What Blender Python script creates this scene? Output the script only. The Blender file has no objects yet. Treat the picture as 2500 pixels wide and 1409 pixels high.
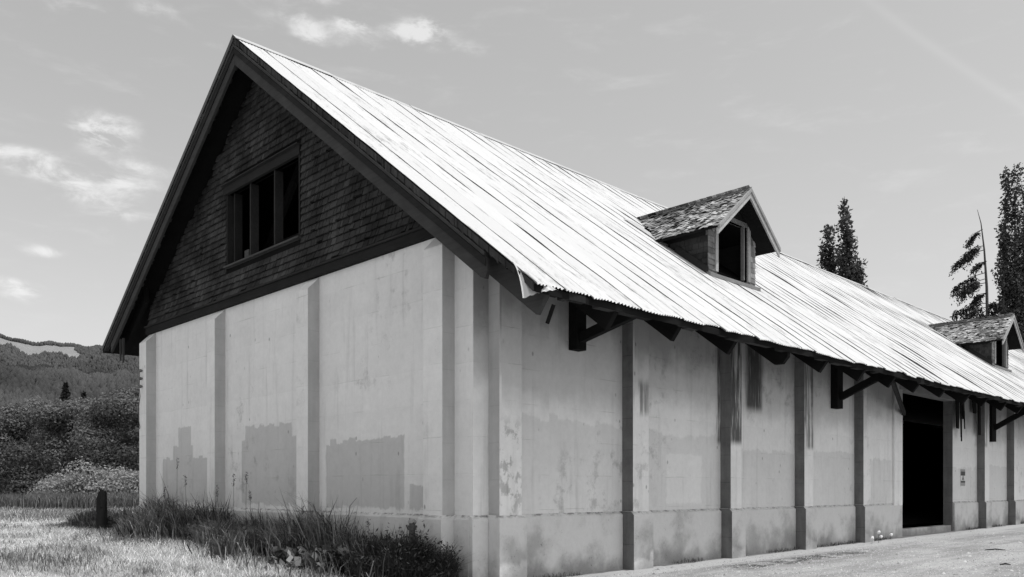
import bpy, bmesh, math, random
import numpy as np
from mathutils import Vector, Matrix
random.seed(7); RNG = np.random.default_rng(11)
R_ = math.radians
S = bpy.context.scene
COL = S.collection

# ------------------------------------------------------------------ camera
CAM = Vector((10.43, -9.23, 1.6))
cd = bpy.data.cameras.new('camera'); cam = bpy.data.objects.new('camera', cd); COL.objects.link(cam)
cam.location = CAM
cam.rotation_euler = (R_(90), 0, R_(135.83 - 90))
cd.sensor_width = 36; cd.lens = 2050 / 2500 * 36
cd.shift_y = (1195 - 704.5) / 2500
cd.clip_start = 0.1; cd.clip_end = 20000
S.camera = cam

# ------------------------------------------------------------------ exposure, world, sun
S.view_settings.view_transform = 'Standard'; S.view_settings.look = 'None'
S.view_settings.exposure = 0.0; S.view_settings.gamma = 1.0
S.view_settings.use_curve_mapping = False
SUN = Vector((.42, .11, 1.0)).normalized()
SUN_EL = math.asin(SUN.z); SUN_AZ = math.atan2(SUN.x, SUN.y)
SKY_STRENGTH = 0.15
SUN_STRENGTH = 2.9
sd = bpy.data.lights.new('sun', 'SUN'); so = bpy.data.objects.new('sun', sd); COL.objects.link(so)
sd.energy = SUN_STRENGTH; sd.angle = R_(0.5); sd.color = (1, 1, 1)
so.rotation_euler = SUN.to_track_quat('Z', 'Y').to_euler(); so.location = (30, 20, 60)


class NT:
    """float expression builder on a node tree"""
    def __init__(s, tree): s.t = tree; s.n = tree.nodes; s.l = tree.links
    def node(s, typ, **kw):
        n = s.n.new(typ)
        for k, v in kw.items(): setattr(n, k, v)
        return n
    def put(s, sock, v):
        if isinstance(v, (int, float)): sock.default_value = v
        elif isinstance(v, tuple): sock.default_value = v
        else: s.l.new(v, sock)
    def m(s, op, a, b=0.0, c=0.0, clamp=False):
        n = s.node('ShaderNodeMath', operation=op, use_clamp=clamp)
        s.put(n.inputs[0], a); s.put(n.inputs[1], b); s.put(n.inputs[2], c)
        return n.outputs[0]
    def add(s, a, b): return s.m('ADD', a, b)
    def sub(s, a, b): return s.m('SUBTRACT', a, b)
    def mul(s, a, b): return s.m('MULTIPLY', a, b)
    def div(s, a, b): return s.m('DIVIDE', a, b)
    def mx(s, a, b): return s.m('MAXIMUM', a, b)
    def mn(s, a, b): return s.m('MINIMUM', a, b)
    def ss(s, x, a, b, o0=0.0, o1=1.0):
        n = s.node('ShaderNodeMapRange', interpolation_type='SMOOTHSTEP')
        s.put(n.inputs['Value'], x); s.put(n.inputs['From Min'], a); s.put(n.inputs['From Max'], b)
        s.put(n.inputs['To Min'], o0); s.put(n.inputs['To Max'], o1)
        return n.outputs[0]
    def mix(s, f, a, b):
        n = s.node('ShaderNodeMix', data_type='FLOAT'); s.put(n.inputs[0], f); s.put(n.inputs[2], a); s.put(n.inputs[3], b)
        return n.outputs[0]
    def xyz(s, v):
        n = s.node('ShaderNodeSeparateXYZ'); s.l.new(v, n.inputs[0]); return n.outputs[0], n.outputs[1], n.outputs[2]
    def vec(s, x, y, z):
        n = s.node('ShaderNodeCombineXYZ'); s.put(n.inputs[0], x); s.put(n.inputs[1], y); s.put(n.inputs[2], z); return n.outputs[0]
    def scale(s, v, sx, sy, sz):
        n = s.node('ShaderNodeVectorMath', operation='MULTIPLY'); s.l.new(v, n.inputs[0]); n.inputs[1].default_value = (sx, sy, sz); return n.outputs[0]
    def noise(s, v, sc=1.0, det=3.0, rough=0.5, dist=0.0):
        n = s.node('ShaderNodeTexNoise'); s.l.new(v, n.inputs['Vector'])
        n.inputs['Scale'].default_value = sc; n.inputs['Detail'].default_value = det
        n.inputs['Roughness'].default_value = rough; n.inputs['Distortion'].default_value = dist
        return n.outputs[0]
    def voro(s, v, sc=1.0, feat='F1', out=0):
        n = s.node('ShaderNodeTexVoronoi', feature=feat); s.l.new(v, n.inputs['Vector']); n.inputs['Scale'].default_value = sc
        return n.outputs[out]
    def attr(s, name):
        n = s.node('ShaderNodeAttribute', attribute_name=name); return n.outputs['Fac']
    def pos(s): return s.node('ShaderNodeNewGeometry').outputs['Position']
    def nrm(s): return s.node('ShaderNodeNewGeometry').outputs['True Normal']
    def objrand(s): return s.node('ShaderNodeObjectInfo').outputs['Random']


def material(name, fn, rough=0.9, spec=0.25, metal=0.0, transl=0.0):
    """fn(e) -> (grey value socket, bump height socket or None, bump strength, bump distance)"""
    m = bpy.data.materials.new(name); m.use_nodes = True
    t = m.node_tree; e = NT(t); b = t.nodes['Principled BSDF']
    b.inputs['Roughness'].default_value = rough; b.inputs['Specular IOR Level'].default_value = spec
    b.inputs['Metallic'].default_value = metal
    r = fn(e)
    col, h, bs, bd = (list(r) + [None, .3, .01])[:4] if isinstance(r, (tuple, list)) and len(r) >= 2 else ((r[0] if isinstance(r, (tuple, list)) else r), None, .3, .01)
    c = e.vec(col, col, col)
    e.l.new(c, b.inputs['Base Color'])
    if h is not None:
        bp = e.node('ShaderNodeBump'); bp.inputs['Strength'].default_value = bs; bp.inputs['Distance'].default_value = bd
        e.l.new(h, bp.inputs['Height']); e.l.new(bp.outputs[0], b.inputs['Normal'])
    if transl:
        tr = e.node('ShaderNodeBsdfTranslucent'); e.l.new(c, tr.inputs[0])
        mx = e.node('ShaderNodeMixShader'); mx.inputs[0].default_value = transl
        e.l.new(b.outputs[0], mx.inputs[1]); e.l.new(tr.outputs[0], mx.inputs[2])
        e.l.new(mx.outputs[0], t.nodes['Material Output'].inputs[0])
    return m


W = bpy.data.worlds.new("World"); S.world = W; W.use_nodes = True
e = NT(W.node_tree); bg = W.node_tree.nodes['Background']
sky = e.node('ShaderNodeTexSky', sky_type='NISHITA', sun_disc=False)
sky.sun_elevation = SUN_EL; sky.sun_rotation = SUN_AZ; sky.air_density = 1.0; sky.dust_density = 3.0; sky.altitude = 50
bw = e.node('ShaderNodeRGBToBW'); e.l.new(sky.outputs[0], bw.inputs[0])
gen = e.node('ShaderNodeTexCoord').outputs['Generated']
gx, gy, gz = e.xyz(gen)
base = bw.outputs[0]
# film response of the black and white photograph keeps the clear sky an even grey
base = e.m('POWER', base, 0.75); base = e.mul(base, 1.98)
# azimuth (degrees, clockwise from the camera's heading) and elevation of the direction
hd = R_(135.83)
fx, fy = math.cos(hd), math.sin(hd)
cx = e.add(e.mul(gx, fx), e.mul(gy, fy)); sx = e.add(e.mul(gx, fy), e.mul(gy, -fx))
az = e.mul(e.m('ARCTAN2', sx, cx), 180 / math.pi)
el = e.mul(e.m('ARCSINE', gz), 180 / math.pi)
# cloud shapes
wv = e.vec(e.mul(az, .36), e.mul(el, .80), 0.0)
n1 = e.noise(wv, 1.0, 8, .62, .35)
n2 = e.noise(e.vec(e.mul(az, .06), e.mul(el, .22), 3.0), 3.2, 6, .62, .3)
cl = None
LUMPS = [(-25.8, 21.0, 1.5, .85, 2.6), (-26.3, 20.5, 1.0, .6, 1.0), (-30.6, 19.1, 2.3, .38, 1.7), (-29.5, 18.3, 2.6, .45, 1.3), (-25.6, 18.3, 3.0, .55, 1.9), (-23.9, 19.3, 1.9, .35, 1.3),
         (-26.6, 17.3, 2.6, .42, 1.5), (-24.6, 16.5, 2.2, .45, 1.3), (-29.2, 13.9, 1.1, .32, 1.6), (-30.2, 11.5, 1.1, .50, 2.2), (-30.9, 12.0, .6, .3, 1.2), (-25.6, 15.5, 2.0, .35, .9), (-31.6, 20.6, .8, .25, .8),
         (-5.7, 28.6, 1.5, .65, 2.4), (-7.2, 28.3, 1.4, .5, 1.5), (-10.8, 28.6, 1.2, .5, 2.2), (-13.6, 27.9, 1.0, .45, 1.9), (-14.6, 28.6, 1.5, .4, 1.2), (-15.6, 29.6, 3.2, .4, 1.3), (-27.2, 27.0, 1.9, .45, 1.3),
         (-22.9, 27.7, 1.2, .5, 1.2), (-19.0, 26.4, 1.1, .25, 1.0), (-2.8, 27.6, 2.0, .35, .9), (-11, 27.5, 3.2, .5, .8), (-11.5, 30.2, 3, .5, 1.1), (-25.5, 24.3, 3, .4, .5),
         (60, 22, 12, 3, .9), (95, 30, 15, 4, .8), (150, 25, 14, 4, .9), (-80, 24, 14, 4, .9), (-120, 32, 14, 5, .8), (20, 42, 8, 3, .8), (-45, 40, 9, 3, .9)]
for a0, e0, sa, se, am in LUMPS:
    da = e.div(e.sub(az, a0), sa); de = e.div(e.sub(el, e0), se)
    g = e.mul(e.m('POWER', 2.718, e.mul(e.add(e.mul(da, da), e.mul(de, de)), -.75)), am)
    cl = g if cl is None else e.add(cl, g)
den = e.ss(e.add(e.mul(cl, e.mx(e.mul(e.sub(n1, .36), 3.6), .10)), e.mul(e.sub(n2, .5), .6)), .10, 1.9)
wisp = e.mul(e.ss(n2, .5, .85), e.ss(el, 5, 20, .10, .22))
# faint contrail on the right: a thin great band
ct = e.sub(el, e.add(28.2, e.mul(e.sub(az, 23.0), -.83)))
trail = e.mul(e.m('POWER', 2.718, e.mul(e.mul(ct, ct), -9.0)), e.mul(e.ss(az, 18, 26), e.mul(e.ss(az, 55, 40), .10)))
dens = e.m('ADD', e.m('ADD', e.mul(den, .85), wisp), trail, clamp=True)
skyv = e.mix(dens, base, e.add(e.mul(base, .35), 4.55))
bg.inputs['Strength'].default_value = SKY_STRENGTH
e.l.new(e.vec(skyv, skyv, skyv), bg.inputs['Color'])

# ------------------------------------------------------------------ object helpers
def link(o, parent=None, kind=None, label=None, cat=None, group=None):
    COL.objects.link(o)
    if parent is not None:
        o.parent = parent
        root = parent
        while root.parent: root = root.parent
        # geometry is written in world coordinates: undo the root's placement
        o.matrix_parent_inverse = Matrix.Translation(root.location).inverted() if parent is root else Matrix.Identity(4)
    if kind: o['kind'] = kind
    if label: o['label'] = label
    if cat: o['category'] = cat
    if group: o['group'] = group
    return o


def thing(name, loc, label, cat, group=None):
    o = bpy.data.objects.new(name, None); o.location = loc; o.empty_display_size = .2
    return link(o, None, None, label, cat, group)


class MB:
    def __init__(s): s.v = []; s.f = []; s.t = []; s.smooth = False
    def box(s, x0, x1, y0, y1, z0, z1, tone=.5):
        i = len(s.v)
        s.v += [(x0, y0, z0), (x1, y0, z0), (x1, y1, z0), (x0, y1, z0), (x0, y0, z1), (x1, y0, z1), (x1, y1, z1), (x0, y1, z1)]
        s.f += [(i, i + 3, i + 2, i + 1), (i + 4, i + 5, i + 6, i + 7), (i, i + 1, i + 5, i + 4), (i + 1, i + 2, i + 6, i + 5), (i + 2, i + 3, i + 7, i + 6), (i + 3, i, i + 4, i + 7)]
        s.t += [tone] * 6
    def hexa(s, p, tone=.5):
        """8 corners: bottom ring 0-3, top ring 4-7"""
        i = len(s.v); s.v += [tuple(q) for q in p]
        s.f += [(i, i + 3, i + 2, i + 1), (i + 4, i + 5, i + 6, i + 7), (i, i + 1, i + 5, i + 4), (i + 1, i + 2, i + 6, i + 5), (i + 2, i + 3, i + 7, i + 6), (i + 3, i, i + 4, i + 7)]
        s.t += [tone] * 6
    def prism(s, poly, ax, a0, a1, tone=.5):
        """poly in the plane normal to axis ax ('x': (y,z), 'y': (x,z), 'z': (x,y)), extruded a0..a1"""
        i = len(s.v); n = len(poly)
        def P(q, a): return (a, q[0], q[1]) if ax == 'x' else ((q[0], a, q[1]) if ax == 'y' else (q[0], q[1], a))
        s.v += [P(q, a0) for q in poly] + [P(q, a1) for q in poly]
        s.f.append(tuple(range(i, i + n))[::-1]); s.f.append(tuple(range(i + n, i + 2 * n)))
        for k in range(n): s.f.append((i + k, i + (k + 1) % n, i + n + (k + 1) % n, i + n + k))
        s.t += [tone] * (n + 2)
    def bar(s, p0, p1, w, h, up=(0, 0, 1), tone=.5, taper=1.0):
        a = Vector(p0); b = Vector(p1); d = (b - a).normalized(); u = Vector(up)
        sd_ = d.cross(u).normalized(); u = sd_.cross(d).normalized()
        c = []
        for q, k in ((a, 1), (b, taper)):
            for i_, j in ((-1, -1), (1, -1), (1, 1), (-1, 1)): c.append(q + sd_ * (i_ * w * k / 2) + u * (j * h * k / 2))
        i = len(s.v); s.v += [tuple(q) for q in c]
        s.f += [(i, i + 1, i + 2, i + 3), (i + 7, i + 6, i + 5, i + 4)] + [(i + k, i + 4 + k, i + 4 + (k + 1) % 4, i + (k + 1) % 4) for k in range(4)]
        s.t += [tone] * 6
    def tube(s, pts, r, n=6, tone=.5):
        i = len(s.v); m = len(pts)
        for k, p in enumerate(pts):
            p = Vector(p); q0 = Vector(pts[max(k - 1, 0)]); q1 = Vector(pts[min(k + 1, m - 1)]); d = (q1 - q0).normalized()
            a = d.cross(Vector((.3, .9, .2))).normalized(); b = d.cross(a)
            rr = r[k] if isinstance(r, (list, tuple)) else r
            for j in range(n):
                t = 2 * math.pi * j / n; s.v.append(tuple(p + a * (math.cos(t) * rr) + b * (math.sin(t) * rr)))
        for k in range(m - 1):
            for j in range(n):
                s.f.append((i + k * n + j, i + k * n + (j + 1) % n, i + (k + 1) * n + (j + 1) % n, i + (k + 1) * n + j)); s.t.append(tone)
        s.f.append(tuple(range(i, i + n))[::-1]); s.t.append(tone)
        s.f.append(tuple(range(i + (m - 1) * n, i + m * n))); s.t.append(tone)
    def mesh(s, name):
        me = bpy.data.meshes.new(name); me.from_pydata(s.v, [], s.f)
        bm = bmesh.new(); bm.from_mesh(me); bmesh.ops.recalc_face_normals(bm, faces=bm.faces); bm.to_mesh(me); bm.free()
        a = me.attributes.new('tone', 'FLOAT', 'FACE'); a.data.foreach_set('value', np.array(s.t, dtype=np.float32))
        if s.smooth: me.polygons.foreach_set('use_smooth', [True] * len(me.polygons))
        return me
    def build(s, name, mat, parent=None, bevel=0.0, **kw):
        me = s.mesh(name)
        if mat: me.materials.append(mat)
        o = bpy.data.objects.new(name, me); link(o, parent, **kw)
        if bevel:
            md = o.modifiers.new('bevel', 'BEVEL'); md.width = bevel; md.segments = 2; md.limit_method = 'ANGLE'; md.angle_limit = R_(40)
        return o


def np_mesh(name, V, F, mat, tone=None, parent=None, smooth=False, **kw):
    """V (n,3) float, F (m,k) int with constant k"""
    V = np.asarray(V, np.float32); F = np.asarray(F, np.int32); m, k = F.shape
    me = bpy.data.meshes.new(name)
    me.vertices.add(len(V)); me.vertices.foreach_set('co', V.ravel())
    me.loops.add(m * k); me.loops.foreach_set('vertex_index', F.ravel())
    me.polygons.add(m); me.polygons.foreach_set('loop_start', np.arange(m, dtype=np.int32) * k)
    me.polygons.foreach_set('loop_total', np.full(m, k, np.int32))
    if smooth: me.polygons.foreach_set('use_smooth', np.ones(m, bool))
    me.update(calc_edges=True)
    if tone is not None:
        a = me.attributes.new('tone', 'FLOAT', 'FACE'); a.data.foreach_set('value', np.asarray(tone, np.float32))
    me.materials.append(mat)
    o = bpy.data.objects.new(name, me)
    return link(o, parent, **kw)


def sst(x, a, b):
    t = np.clip((np.asarray(x, float) - a) / (b - a), 0, 1); return t * t * (3 - 2 * t)


def gh(x, y):
    """height of the ground"""
    x = np.asarray(x, float); y = np.asarray(y, float)
    s = sst(-x, .3, 9)
    bump = .03 * np.sin(x * .9 + y * .4) * np.sin(y * .7 - x * .3) + .05 * np.sin(x * .21 + 1.3) * np.sin(y * .17 + .4)
    return .42 * s + .006 * np.clip(y, 0, 45) * (1 - s) + bump * s * sst(-y - x * .3, -2, 3)


# ------------------------------------------------------------------ materials
def m_wall(e):
    p = e.pos(); x, y, z = e.xyz(p)
    big = e.noise(p, .55, 4, .55); fine = e.noise(p, 9, 5, .65)
    st = e.noise(e.scale(p, 4.5, 4.5, .35), 1.0, 5, .6)
    col = e.add(.76, e.mul(e.sub(big, .5), .2)); col = e.add(col, e.mul(e.sub(fine, .5), .15)); col = e.add(col, e.mul(e.sub(e.noise(p, 2.7, 6, .68), .5), .16))
    col = e.sub(col, e.mul(e.ss(st, .52, .8), .16))
    # form board lines
    lz = e.add(z, e.mul(e.sub(e.noise(p, .8, 2), .5), .05))
    fr = e.m('PINGPONG', lz, .31)
    line = e.mul(e.ss(fr, .012, .0), e.ss(e.noise(p, 1.3, 4, .6), .45, .7))
    col = e.sub(col, e.mul(line, .19))
    # lighter bands between the lines, as each pour dried differently
    band = e.noise(e.vec(0.0, 0.0, e.m('FLOOR', e.div(lz, .62))), 7.3, 0)
    col = e.add(col, e.mul(e.sub(band, .5), .10))
    # small chips and pock marks
    chip = e.ss(e.voro(e.scale(p, 1, 1, .6), 3.1), .10, .04)
    chip = e.mul(chip, e.ss(e.noise(p, 1.1, 2), .42, .56))
    col = e.sub(col, e.mul(chip, .34))
    speck = e.mul(e.ss(e.noise(p, 28, 3, .7), .66, .74), e.ss(e.noise(p, 1.9, 3), .47, .62)); col = e.sub(col, e.mul(speck, .28))
    # repainted areas with stepped ragged edges
    jx = e.mul(e.sub(e.noise(e.vec(x, y, e.mul(z, .6)), 3.5, 4, .7), .5), .35)
    jz = e.mul(e.sub(e.noise(e.vec(e.m('SNAP', e.add(x, y), .23), 3.0, 0.0), 4.0, 2, .6), .5), .42)
    a_ = e.add(e.add(x, y), jx); c_ = e.add(e.add(z, jz), e.mul(e.sub(e.noise(p, 7, 4, .7), .5), .16))
    def rect(u, v, a0, a1, c0, c1, s=.03):
        q = e.mul(e.ss(u, a0 - s, a0 + s), e.ss(u, a1 + s, a1 - s)); q = e.mul(q, e.mul(e.ss(v, c0 - s, c0 + s), e.ss(v, c1 + s, c1 - s))); return q
    g = rect(x, c_, -12.9, -10.08, .9, 2.43, .02)
    for r in ((-12.2, -10.95, .9, 2.75), (-11.85, -11.05, .9, 3.25), (-8.22, -5.24, .9, 2.75), (-8.05, -5.9, .9, 3.05), (-4.52, -1.88, .95, 2.56), (-1.72, -.98, .9, 1.68)):
        g = e.mx(g, rect(e.add(x, e.mul(jx, .35)), c_, *r, .02))
    g = e.mul(g, e.add(.85, e.mul(big, .3)))
    g = e.mul(g, e.ss(y, .12, .06)); g = e.mul(g, e.ss(y, -.04, -.02))
    g = e.mul(g, e.ss(e.add(z, e.mul(jx, .9)), 1.22, 1.28))
    L = None
    for a0, a1, c1 in ((.9, 3.87, 2.86), (4.5, 7.5, 2.83), (8.0, 11.0, 2.5), (11.5, 14.55, 2.62), (15.1, 17.2, 2.53), (22.6, 25.2, 2.4), (25.8, 28.8, 2.5)):
        q = rect(y, e.add(c_, e.mul(e.sub(big, .5), .6)), a0, a1, .9, c1, .03); L = q if L is None else e.mx(L, q)
    L = e.mul(L, e.ss(x, -.05, -.02)); L = e.mul(L, e.ss(x, .06, .03))
    L2 = rect(e.add(y, jx), c_, 5.45, 6.75, 1.3, 2.36); L = e.mul(L, e.sub(1.0, e.mul(L2, .75)))
    col = e.mul(col, e.sub(1.0, e.mul(g, .27))); col = e.mul(col, e.sub(1.0, e.mul(L, .13)))
    # darker above in ragged steps: eave shade painted in, along with older coats
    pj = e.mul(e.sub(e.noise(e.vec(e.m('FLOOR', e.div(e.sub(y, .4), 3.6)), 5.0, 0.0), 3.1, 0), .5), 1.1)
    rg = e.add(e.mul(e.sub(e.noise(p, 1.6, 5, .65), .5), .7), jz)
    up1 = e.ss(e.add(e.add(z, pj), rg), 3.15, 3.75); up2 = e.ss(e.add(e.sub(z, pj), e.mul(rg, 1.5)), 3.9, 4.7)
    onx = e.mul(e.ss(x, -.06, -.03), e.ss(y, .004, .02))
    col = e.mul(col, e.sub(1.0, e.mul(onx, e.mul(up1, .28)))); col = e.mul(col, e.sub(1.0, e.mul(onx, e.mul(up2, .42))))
    # two long water stains below the broken eave, and lesser ones
    stn = e.noise(e.vec(e.mul(x, 9), e.mul(y, 9), e.mul(z, .7)), 1.0, 5, .65)
    yy = e.add(y, e.mul(e.sub(stn, .5), .35))
    s1 = e.mul(rect(yy, z, 7.4, 8.15, 2.65, 9, .10), e.ss(stn, .30, .52)); s2 = e.mul(rect(yy, z, 8.65, 9.4, 3.5, 9, .14), e.ss(stn, .24, .48))
    s3 = e.mul(rect(yy, z, 11.05, 11.6, 2.65, 9, .08), e.ss(stn, .3, .55)); s4 = e.mul(rect(yy, z, 25.0, 25.5, 3.2, 9, .08), e.ss(stn, .4, .6))
    s5 = e.mul(rect(yy, z, 4.05, 4.5, 3.1, 3.75, .1), e.ss(stn, .4, .6))
    st_all = e.mx(e.mx(e.mx(s1, s2), e.mul(s3, .8)), e.mul(e.mx(s4, s5), .7)); st_all = e.mul(st_all, e.ss(x, -.2, -.05))
    col = e.mul(col, e.sub(1.0, e.mul(st_all, .86)))
    # mildew rising from the joints
    mil = e.mul(e.ss(e.noise(p, 2.1, 6, .7), .52, .66), e.ss(e.noise(p, .33, 3), .5, .62)); col = e.mul(col, e.sub(1.0, e.mul(mil, .30)))
    # flaking on the first long-side pilaster
    fl = e.mul(e.ss(e.noise(e.scale(p, 1, 1, .7), 3.4, 6, .72), .50, .58), e.mul(rect(y, z, .3, .9, 1.2, 2.7, .25), e.ss(x, .2, .26)))
    col = e.mul(col, e.sub(1.0, e.mul(fl, .45)))
    h = e.add(e.mul(fine, .6), e.sub(e.mul(big, .8), e.mul(line, 1.2)))
    return e.mx(col, .03), h, .35, .012


def m_shade_toned(e, base=.17):  # concrete toned down, side-face shade painted into the base grey
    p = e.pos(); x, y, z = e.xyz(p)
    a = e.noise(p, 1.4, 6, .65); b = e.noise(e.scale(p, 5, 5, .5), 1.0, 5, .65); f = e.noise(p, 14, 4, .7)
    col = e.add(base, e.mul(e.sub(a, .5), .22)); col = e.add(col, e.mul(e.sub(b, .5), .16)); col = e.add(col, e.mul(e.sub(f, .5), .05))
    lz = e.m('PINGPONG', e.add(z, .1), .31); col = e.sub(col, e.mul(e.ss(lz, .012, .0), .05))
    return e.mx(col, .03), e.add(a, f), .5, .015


def m_plinth(e):
    p = e.pos(); x, y, z = e.xyz(p)
    big = e.noise(p, 1.1, 6, .62); fine = e.noise(p, 12, 5, .7)
    col = e.add(.60, e.mul(e.sub(fine, .5), .16))
    h0 = e.sub(z, e.mul(e.mx(y, 0.0), .006))
    wet = e.ss(e.add(e.add(big, e.mul(e.sub(fine, .5), .25)), e.mul(e.ss(h0, 1.1, .0), .17)), .50, .76)
    col = e.mul(col, e.sub(1.0, e.mul(wet, .36)))
    lowf = e.noise(e.scale(p, 1, 1, .3), .6, 4, .6)
    foot = e.mul(e.ss(e.sub(e.sub(h0, e.mul(big, .5)), e.mul(e.sub(lowf, .5), 1.6)), .12, -.22), .30); col = e.mul(col, e.sub(1.0, foot))
    crack = e.ss(e.voro(e.scale(e.pos(), 1, 1, 1), 1.3, 'DISTANCE_TO_EDGE'), .012, .003); crack = e.mul(crack, e.ss(e.noise(p, .9, 2), .52, .6))
    top = e.mul(e.ss(z, 1.10, 1.16), e.ss(e.noise(e.scale(p, 1, 1, 3), 6, 4, .7), .45, .6))
    col = e.mul(col, e.sub(1.0, e.mul(top, .6))); 
    pk = e.mul(e.ss(e.noise(p, 24, 3, .7), .62, .72), e.ss(e.noise(p, 2.2, 3), .45, .6)); col = e.sub(col, e.mul(pk, .22))
    return e.mx(col, .04), e.add(e.mul(fine, .8), big), .5, .02


def m_wood(base, var, sc=1.0, ax='x', rough_grain=1.0):
    def f(e):
        o = e.node('ShaderNodeTexCoord').outputs['Object']
        k = {'x': (1.2, 22, 22), 'y': (22, 1.2, 22), 'z': (22, 22, 1.2)}[ax]
        g = e.noise(e.scale(o, *[q * sc for q in k]), 1.0, 5, .6, .4)
        b = e.noise(e.pos(), 1.7, 4, .6)
        t = e.attr('tone')
        col = e.mul(base, e.add(.35, e.mul(t, 1.3)))
        col = e.mul(col, e.add(1 - var / 2, e.mul(g, var))); col = e.mul(col, e.add(.55, e.mul(b, .9)))
        return e.mx(col, .004), g, .5 * rough_grain, .006
    return f


def m_shingle(base, var):
    def f(e):
        p = e.pos(); r = e.objrand(); t = e.attr('tone')
        g = e.noise(e.scale(p, 30, 30, 2.5), 1.0, 4, .6); b = e.noise(p, .9, 5, .6)
        tt = e.add(e.mul(r, .0), t)
        col = e.mul(base, e.add(1 - var, e.mul(tt, 2 * var)))
        col = e.mul(col, e.add(.7, e.mul(g, .6))); col = e.mul(col, e.ss(b, .32, .62, .45, 1.25))
        return e.mx(col, .004), g, .5, .005
    return f


def m_roof(e):
    uv = e.node('ShaderNodeUVMap'); u, v, _ = e.xyz(uv.outputs[0])
    p = e.pos(); r = e.objrand()
    # stretch the noise along the slope
    q = e.vec(e.mul(e.xyz(p)[0], .75), e.mul(e.xyz(p)[1], 3.6), e.mul(r, 13))
    q2 = e.vec(e.mul(e.xyz(p)[0], 1.8), e.mul(e.xyz(p)[1], 7.0), 4.0)
    a = e.noise(q, 1.6, 6, .65, .3); b = e.noise(q2, 1.9, 5, .7); c = e.noise(p, .22, 3, .5)
    q3 = e.vec(e.mul(e.xyz(p)[0], 1.5), e.mul(e.xyz(p)[1], 10.0), 9.0); d = e.noise(q3, 1.3, 5, .7)
    edge = e.ss(e.m('ABSOLUTE', e.sub(u, .5)), .34, .49)
    s_ = e.add(e.add(a, e.mul(edge, .10)), e.mul(e.sub(c, .5), .42))
    stain = e.mul(e.ss(s_, .53, .66), e.ss(b, .42, .60))
    str2 = e.mul(e.ss(d, .56, .70), e.ss(e.add(c, e.mul(e.sub(a, .5), .5)), .42, .60))
    seam = e.mul(e.ss(e.m('ABSOLUTE', e.sub(u, .5)), .40, .48), e.ss(a, .34, .58))
    col = e.add(.56, e.mul(e.sub(r, .5), .05)); col = e.add(col, e.mul(e.sub(b, .5), .07)); col = e.add(col, e.mul(e.sub(c, .5), .08))
    col = e.mul(col, e.sub(1.0, e.mul(stain, .42))); col = e.mul(col, e.sub(1.0, e.mul(seam, .34))); col = e.mul(col, e.sub(1.0, e.mul(str2, .30)))
    dots = e.ss(e.voro(e.scale(p, 1, 1, 0), 2.2), .035, .02); col = e.mul(col, e.sub(1.0, e.mul(dots, .5)))
    return col, b, .15, .004


def m_flat(v, n=.2, sc=3.0, bump=.3):
    def f(e):
        p = e.pos(); a = e.noise(p, sc, 5, .6)
        return e.mul(v, e.add(1 - n, e.mul(a, 2 * n))), a, bump, .01
    return f


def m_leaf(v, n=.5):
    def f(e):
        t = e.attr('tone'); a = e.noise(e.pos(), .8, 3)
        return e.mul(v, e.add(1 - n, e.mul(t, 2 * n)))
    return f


def m_ground(e):
    p = e.pos(); x, y, z = e.xyz(p)
    n1_ = e.noise(p, .35, 5, .6); n2_ = e.noise(p, 3.0, 5, .65); n3 = e.noise(p, 26, 4, .7)
    # dry mown field
    gr = e.add(.42, e.mul(e.sub(n1_, .5), .5)); gr = e.add(gr, e.mul(e.sub(n2_, .5), .28)); gr = e.add(gr, e.mul(e.sub(n3, .5), .2))
    streak = e.noise(e.scale(p, .5, 2.2, 1), .7, 4, .6); gr = e.mul(gr, e.ss(streak, .35, .6, .7, 1.1))
    # gravel yard
    pb = e.voro(p, 55.0); nb = e.noise(p, 90, 3, .7)
    gv = e.add(.31, e.mul(e.sub(nb, .5), .5)); gv = e.add(gv, e.mul(e.sub(n2_, .5), .14)); gv = e.add(gv, e.mul(e.sub(pb, .4), .14))
    gv = e.add(gv, e.mul(e.sub(n1_, .5), .26)); rut = e.noise(e.scale(p, 1.6, .22, 1), .8, 5, .65); gv = e.mul(gv, e.ss(rut, .36, .58, .76, 1.08))
    # pale fines washed out along the wall, with mossy patches beyond
    edge = e.add(x, e.mul(e.sub(n2_, .5), .7))
    pale = e.mul(e.ss(edge, 1.15, .85), e.ss(y, 1.0, 4.0)); gv = e.mix(e.mul(pale, .8), gv, e.add(.43, e.mul(e.sub(n3, .5), .12)))
    mo = e.mul(e.ss(e.m('ABSOLUTE', e.sub(x, 1.55)), .55, .2), e.mul(e.ss(y, 4.8, 6.2), e.ss(y, 13.5, 10)))
    mo = e.mul(mo, e.ss(e.noise(e.scale(p, 1, .5, 1), 3.4, 6, .7), .42, .56)); gv = e.mul(gv, e.sub(1.0, e.mul(mo, .78)))
    isg = e.ss(e.add(e.add(x, e.mul(y, .12)), e.mul(e.sub(n2_, .5), .9)), .25, .0)
    far = e.ss(y, 60, 90); isg = e.mx(isg, far); isg = e.mx(isg, e.ss(x, 30, 45))
    col = e.mix(isg, gv, gr)
    h = e.add(e.mul(pb, .5), e.add(e.mul(n3, .7), n2_))
    return e.mx(col, .04), h, .6, .03


def m_hill(e):
    p = e.pos(); x, y, z = e.xyz(p)
    a = e.noise(p, .02, 6, .7); b = e.noise(p, .15, 4, .7)
    col = e.add(.035, e.mul(e.sub(b, .5), .05)); col = e.add(col, e.mul(e.ss(a, .5, .62), .02))
    t = e.attr('tone'); col = e.add(col, e.mul(t, e.mul(.19, e.add(.6, e.mul(b, .8)))))
    return e.mx(col, .01), b, .8, 3.0


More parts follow.
